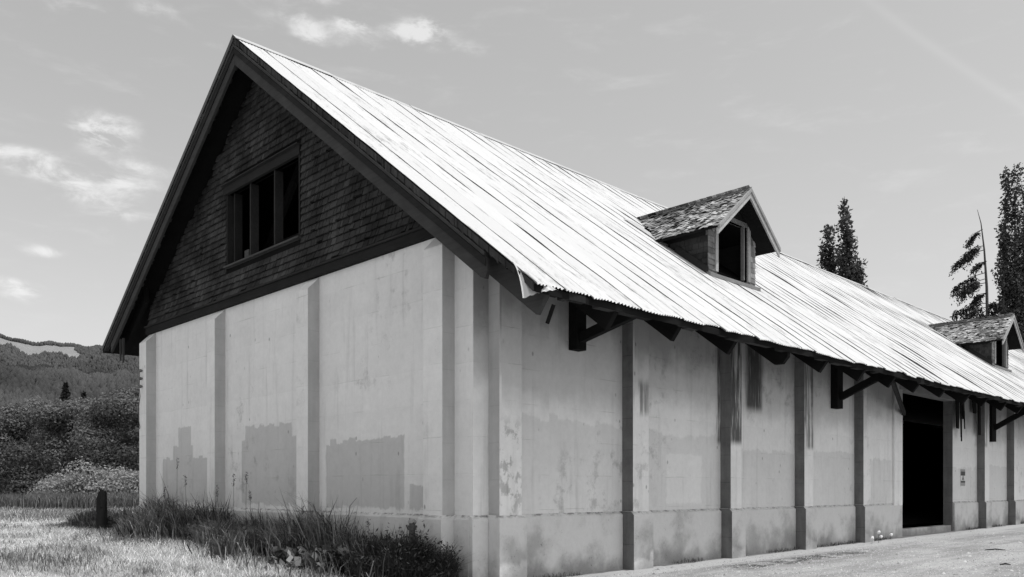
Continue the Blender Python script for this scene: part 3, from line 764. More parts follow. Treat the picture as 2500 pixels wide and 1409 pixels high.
mb = MB(); mb.box(-.28, .10, D0 - .25, D1 + .15, 4.72, 4.975, .6); mb.build('lintel', MAT['mid'], B, bevel=.012)

# upper gable: backing boards with the window opening
WX0, WX1, WZ0, WZ1 = -8.95, -5.51, 7.0, 8.72
def under(x): return min(zr(x), zl(x)) - .34
mb = MB()
mb.prism([(XL, 5.99), (WX0, 5.99), (WX0, under(WX0)), (XL, under(XL))], 'y', .02, .12)
mb.prism([(WX1, 5.99), (-.05, 5.99), (-.05, under(-.3)), (WX1, under(WX1))], 'y', .02, .12)
mb.prism([(WX0, 5.99), (WX1, 5.99), (WX1, WZ0), (WX0, WZ0)], 'y', .02, .12)
mb.prism([(WX0, WZ1), (WX1, WZ1), (WX1, under(WX1)), (XR, under(XR)), (WX0, under(WX0))], 'y', .02, .12)
GW = mb.build('shingled_gable', MAT['soffit'], B)
# band board under the shingles
mb = MB(); mb.box(XL - .05, -.25, -.085, .018, 5.992, 6.17, .42); mb.build('band_board', MAT['dark'], B, bevel=.008)
mb = MB(); mb.box(XL - .05, -.3, -.125, .015, 6.173, 6.215, .75); mb.build('drip_board', MAT['dark'], B, bevel=.006)

# shingles, row by row; the largest in view are parts, the rest one joined part
shl = []
row = 0; z = 6.225; EXPO = .150
while z < 11.1:
    x = XL + .1 + random.uniform(0, .1); flare = max(0, (3 - row)) * .022
    while x < -.2:
        w = random.choice((.10, .13, .16, .19, .22, .27)) * random.uniform(.85, 1.15); xm = x + w / 2
        zt_ = z + EXPO
        if zt_ + .02 < min(under(x), under(x + w)) + .12 and not (x + w > WX0 - .03 and x < WX1 + .03 and zt_ > WZ0 - .06 and z < WZ1 + .26):
            shl.append((x, w, z, flare, (Vector((xm, 0, z)) - CAM).length))
        elif zt_ + .02 < min(under(x), under(x + w)) + .12 and zt_ > WZ0 - .06 and z < WZ1 + .26:
            if x < WX0 - .03 and WX0 - .03 - x > .05: shl.append((x, WX0 - .03 - x, z, flare, 50)); x = WX1 + .03 - w
            elif x < WX1 + .03 < x + w and x + w - WX1 - .03 > .05: shl.append((WX1 + .03, x + w - WX1 - .03, z, flare, 50))
        x += w + .004
    z += EXPO + random.uniform(-.004, .004); row += 1
shl.sort(key=lambda q: q[4])
def shingle_box(mb, x, w, z, fl, tone):
    j = random.uniform(-.006, .010); y1 = -.042 - fl + random.uniform(-.008, .003); g = .007; dz = random.uniform(-.008, .008); tl = random.uniform(-.004, .004)
    if random.random() < .035: dz += .03
    mb.hexa([(x + g, y1, z + dz), (x + w - g, y1, z + dz + tl), (x + w - g, .02, z + dz + tl), (x + g, .02, z + dz), (x + g, -.006 - fl * .7, z + EXPO - .012), (x + w - g, -.006 - fl * .7, z + EXPO - .012), (x + w - g, .018, z + EXPO - .012), (x + g, .018, z + EXPO - .012)], tone)
for q in shl[:298]:
    mb = MB(); shingle_box(mb, *q[:4], min(1, max(0, random.gauss(.5, .24)))); mb.build('shingle', MAT['shg'], GW)
mb = MB()
for q in shl[298:]: shingle_box(mb, *q[:4], min(1, max(0, random.gauss(.5, .24))))
mb.build('shingle', MAT['shg'], GW, kind='stuff')

# gable window
WN = bpy.data.objects.new('window_opening', None); link(WN, B)
mb = MB(); mb.box(WX0 - .12, WX1 + .02, -.06, .10, WZ1, WZ1 + .20, .62); mb.build('head_board', MAT['dark'], WN, bevel=.008)
mb = MB(); mb.prism([(-.13, WZ1 + .203), (-.13, WZ1 + .225), (.0, WZ1 + .26), (.0, WZ1 + .203)], 'x', WX0 - .14, WX1 + .05, .95); mb.build('drip_cap', MAT['dark'], WN)
mb = MB(); mb.prism([(-.10, WZ0 - .06), (-.10, WZ0 - .02), (.20, WZ0 + .0), (.20, WZ0 - .06)], 'x', WX0 - .03, WX1 + .03, 1.0); mb.build('sill', MAT['barge'], WN)
for a, b in ((WX0, WX0 + .05), (WX1 - .05, WX1)):
    mb = MB(); mb.box(a, b, -.03, .22, WZ0, WZ1, .55); mb.build('jamb', MAT['dark'], WN)
for a in (-7.86, -6.72):
    mb = MB(); mb.box(a, a + .055, .02, .22, WZ0 - .02, WZ1, .9); mb.build('mullion', MAT['dark'], WN)
mb = MB(); mb.box(-8.75, -8.69, .06, .25, WZ0, WZ1, .5); mb.build('mullion', MAT['dark'], WN)
mb = MB(); mb.box(-8.08, -7.88, .0, .12, WZ0, WZ0 + .2, .9); mb.build('broken_pane_stub', MAT['barge'], WN)
# timbers inside
for k, y_ in enumerate((1.6, 5.2, 8.8, 12.4)):
    mb = MB(); mb.bar((XL + .4, y_, 6.35), (-.5, y_, 6.35), .15, .25, tone=.8); mb.bar((-11.5, y_, 6.4), (-7.4, y_, 10.6), .12, .2, tone=.8); mb.bar((-3.1, y_, 6.4), (-7.2, y_, 10.6), .12, .2, tone=.8)
    mb.bar((-9.9, y_, 7.9), (-4.7, y_, 7.9), .12, .2, tone=.8); mb.build('truss', MAT['dark'], B)

# ---------------- roof
RF = bpy.data.objects.new('roof', None); link(RF, B)
mb = MB()   # decking: two slabs, butted at the ridge
T = .10
mb.prism([(XR, ZR - .04), (EAVE_R - .06, zr(EAVE_R - .06) - .04), (EAVE_R - .06, zr(EAVE_R - .06) - .04 - T), (XR, ZR - .04 - T)], 'y', RAKE + .04, YB + .6, .5)
mb.prism([(XR, ZR - .04), (XR, ZR - .04 - T), (EAVE_L + .06, zl(EAVE_L + .06) - .04 - T), (EAVE_L + .06, zl(EAVE_L + .06) - .04)], 'y', RAKE + .04, YB + .6, .5)
mb.build('decking', MAT['soffit'], RF)

SLEN = math.hypot(1, SR) * (EAVE_R - XR); ND = Vector((1, 0, -SR)).normalized(); NN = Vector((SR, 0, 1)).normalized()
ND = Vector((1, 0, -SR)) / math.hypot(1, SR); NN = Vector((SR, 0, 1)) / math.hypot(1, SR)
PITCH = .61; TIER = SLEN
def sheet_arrays(seed, eave, lift, amp=.0075):
    """corrugated sheet in slope coordinates: s along, t across, n out"""
    rs = np.random.default_rng(seed); nw = 8; nt = nw * 4 + 1 + 3; ns = 24
    t_ = np.linspace(0, PITCH + .045, nt); s_ = np.linspace(0, 1, ns)
    Sg, Tg = np.meshgrid(s_, t_, indexing='ij')
    Nn = amp * (1 + (1.0 * Sg ** 6 if eave else 0)) * np.cos(2 * math.pi * Tg / (PITCH / nw))
    Nn += .007 * np.sin(Sg * rs.uniform(14, 26) + rs.uniform(0, 6)) * np.sin(Tg * 5 + rs.uniform(0, 6))
    # the open lap edge (low t) is warped up off the sheet below it
    ed = np.clip(1 - Tg / .12, 0, 1) ** 1.3
    ph = rs.uniform(0, 6); k = rs.uniform(9, 22)
    Nn += ed * (.004 + lift * np.clip(np.sin(Sg * k + ph) * np.sin(Sg * k * .37 + ph * 2), 0, 1) + .003 * np.sin(Sg * 60 + ph)) 
    L = TIER + rs.uniform(-.03, .05)
    Sx = Sg * L - .02
    if eave: Nn -= .05 * np.clip(Sg - .93, 0, 1) ** 1.5 * 9 * rs.uniform(-.3, 1.4); Sx += (Sg > .99) * (.02 * np.sin(Tg * 7 + rs.uniform(0, 6)) + rs.uniform(-.012, .012) * (Tg / .6))
    I = np.arange(ns * nt).reshape(ns, nt); F = np.stack([I[:-1, :-1], I[1:, :-1], I[1:, 1:], I[:-1, 1:]], -1).reshape(-1, 4)
    return Sx.ravel(), Tg.ravel(), Nn.ravel(), F, (Tg / (PITCH + .045)).ravel(), Sg.ravel()
def sheet_xyz(Sx, Tg, Nn):
    return np.stack([Sx * ND.x + Nn * NN.x, Tg, Sx * ND.z + Nn * NN.z], -1)
def add_uv(me, u, v):
    uv = me.uv_layers.new(name='UVMap'); li = np.empty(len(me.loops), np.int32); me.loops.foreach_get('vertex_index', li)
    uv.data.foreach_set('uv', np.stack([u[li], v[li]], -1).astype(np.float32).ravel())
meshes = {}
for tier in range(1):
    for k in range(8):
        Sx, Tg, Nn, F, u, v = sheet_arrays(40 + k, True, (.001, .002, .003, .004, .006, .008, .013, .04)[k])
        me = bpy.data.meshes.new('roof_sheet'); me.from_pydata(sheet_xyz(Sx, Tg, Nn).tolist(), [], F.tolist())
        me.polygons.foreach_set('use_smooth', [True] * len(me.polygons)); add_uv(me, u, v); me.materials.append(MAT['roof']); meshes[tier, k] = me
strips = int((YB + .6 - RAKE) / PITCH) + 1
# order of laying: each strip laps over the next one, its low-y edge open
rest = []
def tier_off(tier): return (2 - tier) * .009
for i in range(strips):
    y0 = RAKE + i * PITCH
    for tier in range(1):
        s0 = 0.0
        org = Vector((XR, y0, ZR)) + ND * s0 + NN * (.012 + .004 * math.sin(i * 1.9))
        rot = random.uniform(-.0008, .0008)
        org += ND * random.uniform(-.04, .04)
        o = bpy.data.objects.new('roof_sheet', meshes[tier, random.choice((0, 0, 0, 1, 1, 1, 2, 2, 2, 3, 3, 3, 4, 4, 4, 5, 5, 5, 6, 7))]); COL.objects.link(o); o.parent = RF
        o.location = org; o.rotation_euler = (0, 0, rot)
# far slope, seen only along its rim
LL = math.hypot(1, SL) * (XR - EAVE_L); dL = Vector((-1, 0, -SL)) / math.hypot(1, SL); nL = Vector((-SL, 0, 1)) / math.hypot(1, SL)
tt = np.arange(0, YB + .6 - RAKE, .0254 * 1.5); s2 = np.linspace(0, LL, 6)
Sg, Tg = np.meshgrid(s2, tt, indexing='ij'); Nn = .012 + .009 * np.cos(2 * math.pi * Tg / .0762)
V = np.stack([XR + Sg * dL.x + Nn * nL.x, RAKE + Tg, ZR + Sg * dL.z + Nn * nL.z], -1).reshape(-1, 3)
I = np.arange(Sg.size).reshape(Sg.shape); F = np.stack([I[:-1, :-1], I[:-1, 1:], I[1:, 1:], I[1:, :-1]], -1).reshape(-1, 4)
o = np_mesh('far_slope_sheeting', V, F, MAT['roof'], parent=RF); add_uv(o.data, np.mod(Tg.ravel(), .61) / .61, Sg.ravel() / LL)
# ridge capping in lengths
k = 0; y = RAKE - .03
while y < YB:
    L = 2.44; mb = MB(); j = random.uniform(-.012, .02); w = .17
    pts = [(XR - w, zl(XR - w) + .035 + j), (XR - .03, ZR + .035 + j), (XR, ZR + .055 + j), (XR + .03, ZR + .035 + j), (XR + w, zr(XR + w) + .045 + j)]
    low = [(a, b - .012) for a, b in pts[::-1]]
    i0 = len(mb.v); js = random.uniform(-.01, .015)
    prof = pts + low
    mb.v += [(a, y, b) for a, b in prof] + [(a, y + L + .05, b + js) for a, b in prof]; n = len(prof)
    mb.f += [tuple(range(n))[::-1], tuple(range(n, 2 * n))] + [(q, (q + 1) % n, n + (q + 1) % n, n + q) for q in range(n)]; mb.t += [.5] * (n + 2)
    mb.build('ridge_cap', MAT['ridge'], RF); y += L + random.uniform(-.005, .02); k += 1

# rake edge: old shingle ends between deck and metal, trim, barge boards
def along(x0, x1, zf, y0, y1, top, bot, name, mat, tone=.5, end_round=False, bevel=.008):
    mb = MB(); P = [(x0, zf(x0) + top), (x1, zf(x1) + top), (x1, zf(x1) + bot), (x0, zf(x0) + bot)]
    if end_round:   # softly rotted lower end
        sx = 1 if x1 > x0 else -1; P = [(x0, zf(x0) + top), (x1, zf(x1) + top), (x1 + sx * .02, zf(x1) + top - .2), (x1 - sx * .03, zf(x1) + bot + .06), (x1 - sx * .14, zf(x1 - sx * .14) + bot), (x0, zf(x0) + bot)]
    mb.prism(P, 'y', y0, y1, tone); return mb.build(name, MAT[mat], RF, bevel=bevel)
mb = MB()
def ragged(zf, x0, x1, sgn):
    x = x0
    while (x - x1) * sgn < 0:
        w = random.uniform(.03, .13); xa, xb = x, x + sgn * w
        top = -.012; bot = -random.uniform(.11, .15); yy = RAKE + random.uniform(-.012, .03)
        mb.hexa([(xa, yy, zf(xa) + bot), (xb, yy, zf(xb) + bot - .01), (xb, RAKE + .3, zf(xb) + bot), (xa, RAKE + .3, zf(xa) + bot), (xa, yy, zf(xa) + top), (xb, yy, zf(xb) + top), (xb, RAKE + .3, zf(xb) + top), (xa, RAKE + .3, zf(xa) + top)], random.uniform(.2, .8))
        x = xb
ragged(zr, XR, 1.95, 1); ragged(zl, XR, EAVE_L + .05, -1)
mb.build('old_shingle_edge', MAT['shg'], RF, kind='stuff')
along(XR, 1.0, zr, RAKE - .02, RAKE + .10, -.15, -.215, 'rake_trim', 'barge', .55)
along(XR, EAVE_L + .2, zl, RAKE - .02, RAKE + .10, -.15, -.215, 'rake_trim', 'barge', .55)
along(XR + .002, 1.02, zr, RAKE + .02, RAKE + .09, -.216, -.60, 'barge_board', 'barge', .62, True)
along(XR - .002, EAVE_L + .62, zl, RAKE + .02, RAKE + .09, -.216, -.60, 'barge_board', 'barge', .62)
along(XR + .002, 1.02, zr, RAKE - .005, RAKE + .018, -.225, -.36, 'fascia_strip', 'dark', .5)
along(XR - .002, EAVE_L + .4, zl, RAKE - .005, RAKE + .018, -.225, -.36, 'fascia_strip', 'dark', .5)
# rim strip of metal turned down along the left rake
along(XR, EAVE_L - .1, zl, RAKE - .035, RAKE - .022, .03, -.09, 'metal_rim', 'metal', .5, bevel=0)

# rafters: visible tails beyond the long wall
def rafter(y0, xe, depth=.33, w=.11, mat='soffit', x0=-2.0, top=-.142, tone=.5, flat=False):
    mb = MB(); dz = depth * math.hypot(1, SR)
    dx = SR * depth / math.hypot(1, SR)
    if flat: P = [(x0, zr(x0) + top), (xe, zr(xe) + top), (xe, zr(xe) + top - .12), (xe - .12, zr(xe) + top - .26), (xe - .3, zr(xe) + top - .26), (x0, zr(x0) + top - dz)]
    else: P = [(x0, zr(x0) + top), (xe, zr(xe) + top), (xe - dx * 0.0 - SR * depth / math.hypot(1, SR), zr(xe) + top - depth / math.hypot(1, SR)), (x0, zr(x0) + top - dz)]
    mb.prism(P, 'y', y0, y0 + w, tone); return mb.build('rafter', MAT[mat], B, bevel=.008)
k = 0; y = 1.27
while y < 74:
    rafter(y, 1.98 + random.uniform(-.06, .04), .36 + random.uniform(-.02, .02), flat=(k == 3)); y += 1.86; k += 1
rafter(-.33, 1.98, .34, .10, 'barge', -.2, -.16, .75)
mb = MB(); mb.bar((2.06, -.25, 4.30), (1.93, -.25, 4.04), .05, .035, (0, 1, 0), .4); mb.build('hanging_cleat', MAT['soffit'], B)
# left rafter tails
for y_ in (-.3, 1.3, 3.2, 5.0):
    mb = MB(); xe = EAVE_L + .35; P = [(XL + .5, zl(XL + .5) - .145), (xe, zl(xe) - .145), (xe + .2, zl(xe) - .43), (XL + .5, zl(XL + .5) - .55)]
    mb.prism(P, 'y', y_, y_ + .11, .5); mb.build('rafter', MAT['soffit'], B)
for (xa, za, zb) in ((-14.62, 5.28, 5.9), (-14.40, 5.20, 5.9)):
    mb = MB(); mb.bar((xa + .02, -.52, zb), (xa, -.52, za), .07, .05, (0, 1, 0), .6, .7); mb.build('broken_trim', MAT['barge'], B)
# sheathing edge along the eave, ragged
mb = MB(); y = RAKE + .5
while y < 74:
    w = random.uniform(.12, .5); b = random.uniform(.02, .10); xo = random.uniform(-.10, .0)
    mb.box(EAVE_R - .16 + xo, EAVE_R - .058 + xo * .5, y, y + w, zr(EAVE_R - .06) - .05 - b, zr(EAVE_R - .06) - .03, random.uniform(.1, 1.6)); y += w + .003
mb.build('eave_sheathing', MAT['dark'], RF, kind='stuff')

# bent corner of the first sheet at the eave
def curl():
    ns, nt = 9, 22; V = []; u = []; v = []
    for i in range(ns):
        f = i / (ns - 1)
        for j in range(nt):
            g = j / (nt - 1); s = SLEN - .62 + .66 * f + .05 * g
            tq = -.03 + .42 * g * (.35 + .65 * f) - .02 * f
            dropn = -.30 * (f ** 1.6) * (1 - g) ** 1.4 - .02 * f
            nn = .035 + dropn + .010 * math.cos(2 * math.pi * g * 5.5)
            p = Vector((XR, RAKE, ZR)) + ND * (s - .12 * f * (1 - g)) + NN * nn
            V.append((p.x, p.y + tq, p.z)); u.append(.3 + g * .3); v.append(f)
    I = np.arange(ns * nt).reshape(ns, nt); F = np.stack([I[:-1, :-1], I[1:, :-1], I[1:, 1:], I[:-1, 1:]], -1).reshape(-1, 4)
    o = np_mesh('bent_sheet_corner', V, F, MAT['roof'], parent=RF, smooth=True); add_uv(o.data, np.array(u), np.array(v))
curl()

# eave brackets
def bracket(y, zb, z0, z1, x1=1.75, w=.20):
    t = bpy.data.objects.new('bracket', None); link(t, B)
    mb = MB(); mb.box(.003, .20, y - w / 2, y + w / 2, zb, 5.62, .5); mb.build('post', MAT['soffit'], t, bevel=.008)
    mb = MB(); mb.bar((.19, y, z0), (x1, y, z1), .13, .19, (0, 0, 1), .6); mb.build('brace', MAT['soffit'], t, bevel=.008)
bracket(2.50, 4.18, 4.40, 4.70, 1.5, .28); bracket(13.25, 3.82, 4.12, 4.70, 1.5, .34); bracket(26.55, 3.44, 3.95, 4.68, 1.5, .5)
for y in (38.5, 50.5, 62.5): bracket(y, 3.7, 4.1, 4.7, 1.5, .34)
mb = MB(); mb.bar((1.1, 14.5, 4.62), (.12, 17.9, 3.98), .10, .13, (0, 0, 1), .7); mb.build('slanting_brace', MAT['dark'], B)
for (y, z0, z1, w, x) in ((22.72, 3.75, 5.3, .30, .1), (22.98, 3.45, 5.3, .10, .14), (22.86, 3.3, 5.0, .06, .18), (23.3, 4.12, 5.3, .22, .1), (24.5, 4.4, 5.3, .42, .1), (24.95, 3.62, 5.3, .26, .14), (23.15, 3.75, 4.4, .03, .2)):
    mb = MB(); mb.bar((x, y, z1), (x + .03, y + random.uniform(-.03, .03), z0), w, .04, (1, 0, 0), .5, .8); mb.build('hanging_board', MAT['soffit'], B)

# ---------------- dormers
def dormer(yc, seed):
    rs = random.Random(seed); D = bpy.data.objects.new('dormer', None); link(D, B)
    dy = yc - 9.82
    xf = -1.0; xo = -.5; ya, yb = 8.76 + dy, 10.93 + dy; zp = 9.09; half = 1.45; ze = 7.90; sl = (zp - ze) / half
    def zd(y): return zp - sl * abs(y - yc)
    xv = lambda z: (ZR + SR * XR - z) / SR          # x where the main roof has height z
    # cheeks and front of boards
    oy0, oy1, oz0, oz1 = 9.14 + dy, 10.56 + dy, 7.02, 8.40
    def fbox(mb, a0, a1, z0, z1f, x0=xf - .08, x1=xf, tone=.5):
        mb.prism([(a0, z0), (a1, z0), (a1, z1f(a1)), (a0, z1f(a0))], 'x', x0, x1, tone)
    mb = MB(); zu = lambda y: zd(y) - .07
    fbox(mb, ya, oy0, 6.75, zu); mb.build('front_wall', MAT['mid'], D); mb = MB(); fbox(mb, oy1, yb, 6.75, zu)
    mb.build('front_wall', MAT['mid'], D); mb = MB()
    mb.prism([(oy0, oz1), (oy1, oz1), (oy1, zu(oy1)), (yc, zu(yc)), (oy0, zu(oy0))], 'x', xf - .08, xf, .5)
    mb.build('front_gable', MAT['dark'], D)
    for y0_, y1_ in ((ya, ya + .08), (yb - .08, yb)):
        zt_ = zu(y0_ if y0_ == ya else y1_) ; mb = MB(); mb.prism([(xf - .082, 6.8), (xf - .082, zt_), (xv(zt_) - .1, zt_), (xf - .35, 6.6)], 'y', y0_, y1_, .5); mb.build('cheek', MAT['dark'], D)
    # cheek shingles, camera side and far side
    mb = MB()
    for side, yy, sg in ((0, ya, -1), (1, yb, 1)):
        z_ = 6.9; 
        while z_ < 7.72:
            x_ = xf - .02
            while x_ > xv(z_) + .02 - .0:
                w = rs.uniform(.1, .2); a0, a1 = x_ - w, x_
                if a0 > xv(z_ + .0) - .05:
                    mb.hexa([(a0 + .004, yy + sg * .028, z_), (a1 - .004, yy + sg * .028, z_), (a1 - .004, yy, z_), (a0 + .004, yy, z_), (a0 + .004, yy + sg * .008, z_ + .15), (a1 - .004, yy + sg * .008, z_ + .15), (a1 - .004, yy, z_ + .15), (a0 + .004, yy, z_ + .15)], rs.uniform(.1, .9))
                x_ -= w
            z_ += .135
    mb.build('cheek_shingle', MAT['shg'], D, kind='stuff')
    # front shingles either side of the opening
    for a0, a1 in ((ya - .03, oy0 - .13), (oy1 + .13, yb + .03)):
        z_ = 6.86
        while z_ < 8.0:
            y_ = a0
            while y_ < a1 - .03:
                w = min(rs.uniform(.12, .22), a1 - y_)
                if z_ + .15 < zu(y_) - .02:
                    mb = MB(); jj = rs.uniform(-.008, .008); mb.hexa([(xf, y_ + .003, z_ + jj), (xf + .035, y_ + .003, z_ + jj), (xf + .035, y_ + w - .003, z_ + jj), (xf, y_ + w - .003, z_ + jj), (xf, y_ + .003, z_ + .155), (xf + .008, y_ + .003, z_ + .155), (xf + .008, y_ + w - .003, z_ + .155), (xf, y_ + w - .003, z_ + .155)], rs.uniform(.2, .9)); mb.build('shingle', MAT['shd'], D)
                y_ += w
            z_ += .14
    # frame of the opening
    for a0, a1, nm in ((oy0 - .12, oy0, 'jamb'), (oy1, oy1 + .12, 'jamb')):
        mb = MB(); mb.box(xf - .10, xf + .05, a0, a1, oz0 - .02, oz1 + .05, .55); mb.build(nm, MAT['pale'], D, bevel=.006)
    mb = MB(); mb.box(xf - .06, xf + .03, oy1 - .20, oy1 - .15, oz0, oz1, .5); mb.build('stile', MAT['mid'], D)
    mb = MB(); mb.box(xf - .10, xf + .045, oy0, oy1, oz1, oz1 + .10, .4); mb.build('head', MAT['mid'], D)
    mb = MB(); mb.prism([(xf - .1, 6.86), (xf - .1, 6.96), (xf + .14, 6.90), (xf + .14, 6.80)], 'y', ya - .12, yb + .1, .6); mb.build('sill', MAT['mid'], D, bevel=.01)
    # near-black sheets added to paint the inside dark and hide the metal
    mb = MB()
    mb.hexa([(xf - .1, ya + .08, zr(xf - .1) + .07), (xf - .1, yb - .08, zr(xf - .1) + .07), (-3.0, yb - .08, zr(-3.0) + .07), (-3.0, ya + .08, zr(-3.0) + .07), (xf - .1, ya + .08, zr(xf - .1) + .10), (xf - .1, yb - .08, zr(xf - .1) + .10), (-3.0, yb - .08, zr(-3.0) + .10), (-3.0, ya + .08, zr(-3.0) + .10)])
    mb.prism([(ya + .1, 7.0), (yb - .1, 7.0), (yb - .1, zu(yb) - .05), (yc, zu(yc) - .1), (ya + .1, zu(ya) - .05)], 'x', -2.3, -2.2); mb.build('interior_dark', MAT['interior_dark'], D)
    # roof slabs
    th = .06; xb = xv(zp) - .05
    mb = MB()
    for sg in (-1, 1):
        ye = yc + sg * half; xe_ = xv(ze) - .05
        mb.hexa([(xo + .02, yc, zp - th), (xo + .02, ye, ze - th), (xe_, ye, ze - th), (xb, yc, zp - th), (xo + .02, yc, zp), (xo + .02, ye, ze), (xe_, ye, ze), (xb, yc, zp)], .5)
    mb.build('roof_board', MAT['soffit'], D)
    # curled roof shingles
    mb = MB(); nrm_ = Vector((0, 0, 1))
    for sg in (-1, 1):
        dn = Vector((0, sg, -sl)).normalized(); up = Vector((0, sg * sl, 1)).normalized(); Ls = half * math.hypot(1, sl); q = 0
        rows = int(Ls / .125) + 1
        for r in range(rows):
            s0 = Ls + .04 - r * .125; x_ = xo + .04 + rs.uniform(-.03, .02)
            while True:
                w = rs.uniform(.08, .17); p0 = Vector((0, yc, zp)) + dn * (s0 - .06); lim_x = xv(p0.z)
                if x_ - w < lim_x - .05: break
                if rs.random() > .025:
                    cu = rs.uniform(.012, .045); ln = .17; jt = rs.uniform(-.025, .02); tw = rs.uniform(-.018, .018)
                    A = Vector((0, yc, zp)) + dn * (s0 + jt) ; Bk = Vector((0, yc, zp)) + dn * (s0 - ln)
                    c = []
                    for hgt in (0.0, .012):
                        c += [A + up * (cu + tw + hgt) + Vector((x_ - .004, 0, 0)), A + up * (cu - tw + hgt) + Vector((x_ - w + .004, 0, 0)), Bk + up * (.006 + hgt) + Vector((x_ - w + .004, 0, 0)), Bk + up * (.006 + hgt) + Vector((x_ - .004, 0, 0))]
                    mb.hexa(c, min(1.0, max(0.0, rs.gauss(.5, .3))))
                x_ -= w
    mb.build('roof_shingle', MAT['shd'], D, kind='stuff')
    # ridge boards, in pieces
    x_ = xo + .05
    while x_ > xb + .5:
        L = rs.uniform(.3, .9); j = rs.uniform(.0, .03)
        if rs.random() > .15:
            mb = MB(); mb.hexa([(x_ - L, yc - .11, zp - .03 + j), (x_, yc - .11, zp - .03 + j), (x_, yc + .11, zp - .03 + j), (x_ - L, yc + .11, zp - .03 + j), (x_ - L, yc - .02, zp + .06 + j), (x_, yc - .02, zp + .06 + j), (x_, yc + .02, zp + .06 + j), (x_ - L, yc + .02, zp + .06 + j)], .4); mb.build('ridge_board', MAT['mid'], D)
        x_ -= L
    # rake boards (front), lower one bright, upper one trimmed
    for sg in (-1, 1):
        ye = yc + sg * (half + .02)
        def strip(t0, t1, xa, xb_, nm, mat, tone):
            mb = MB(); mb.prism([(yc, zp + t0), (ye, zp - sl * abs(ye - yc) + t0), (ye, zp - sl * abs(ye - yc) + t1), (yc, zp + t1)], 'x', xa, xb_, tone); mb.build(nm, MAT[mat], D, bevel=.004)
        strip(.03, -.065, xo + .02, xo + .075, 'rake_trim', 'mid', 1.0 if sg < 0 else .9)
        strip(-.075, -.21, xo, xo + .045, 'rake_board', 'pale', .62 if sg < 0 else .5)
    # flashing strip along the foot of the near cheek
    mb = MB(); xa, xb2 = xf + .02, xv(ze) + .45
    mb.hexa([(xb2, ya - .16, zr(xb2) + .03), (xa, ya - .16, zr(xa) + .03), (xa, ya - .03, zr(xa) + .03), (xb2, ya - .03, zr(xb2) + .03), (xb2, ya - .06, zr(xb2) + .22), (xa, ya - .06, zr(xa) + .20), (xa, ya - .03, zr(xa) + .20), (xb2, ya - .03, zr(xb2) + .22)], .8); mb.build('flashing', MAT['dark'], D)
    mb = MB(); xm = xv(ze) - .1; mb.hexa([(xm - .9, ye0 := yc - half + .02, zr(xm - .9) + .05), (xm + .25, ye0, zr(xm + .25) + .05), (xm + .25, yc - half + .5, zr(xm + .25) + .05), (xm - .9, yc - half + .5, zr(xm - .9) + .05), (xm - .9, ye0, zr(xm - .9) + .065), (xm + .25, ye0, zr(xm + .25) + .065), (xm + .25, yc - half + .5, zr(xm + .25) + .065), (xm - .9, yc - half + .5, zr(xm - .9) + .065)], .5); mb.build('valley_flashing', MAT['ridge'], D)
    return D
dormer(9.66, 3); dormer(31.5, 8); dormer(53.4, 12)

# ------------------------------------------------------------------ small things on the barn
t = thing('warning_sign', (.01, 23.6, 1.72), 'narrow notice sign with dark bars fixed to the wall right of the doorway', 'sign')
sy0, sy1 = 23.38, 23.84
for nm, z0, z1, mt in (('sign_panel', 1.72, 2.33, 'paper'),):
    mb = MB(); mb.box(.003, .018, sy0, sy1, z0, z1); mb.build(nm, MAT[mt], t)
for nm, z0, z1, mt in (('top_band', 2.25, 2.325, 'sgrey'), ('dark_block', 2.10, 2.247, 'ink'), ('lower_band', 1.84, 1.91, 'ink'), ('bottom_band', 1.73, 1.835, 'sgrey')):
    mb = MB(); mb.box(.019, .023, sy0 + .01, sy1 - .01, z0, z1); mb.build(nm, MAT[mt], t)
mb = MB(); c = (sy0 + sy1) / 2
mb.prism([(c - .05, 2.04), (c + .05, 2.04), (c + .05, 2.0), (c + .11, 1.93), (c + .06, 1.925), (c, 1.98), (c - .07, 1.925), (c - .12, 1.93), (c - .05, 2.0)], 'x', .019, .023)
mb.prism([(c + .04 * math.cos(a * .785), 2.07 + .025 * math.sin(a * .785)) for a in range(8)], 'x', .019, .023); mb.build('pictogram', MAT['ink'], t)

t = thing('insulator_wire', (-13.65, -.3, 4.0), 'old wire with small insulators hanging down the left corner pilaster', 'wire')
for z_ in (4.92, 4.70, 4.48):
    mb = MB(); mb.smooth = True; mb.tube([(-13.65, -.27, z_), (-13.65, -.31, z_), (-13.65, -.35, z_), (-13.65, -.37, z_)], [.02, .045, .045, .02], 8); mb.build('insulator', MAT['mid'], t)
mb = MB(); mb.tube([(-13.65, -.34, 4.9), (-13.60, -.36, 4.7), (-13.66, -.35, 4.45), (-13.62, -.34, 4.2), (-13.74, -.33, 3.95), (-13.80, -.32, 3.6), (-13.72, -.31, 3.35), (-13.78, -.3, 3.3)], .010, 6); mb.build('cable', MAT['metal'], t)

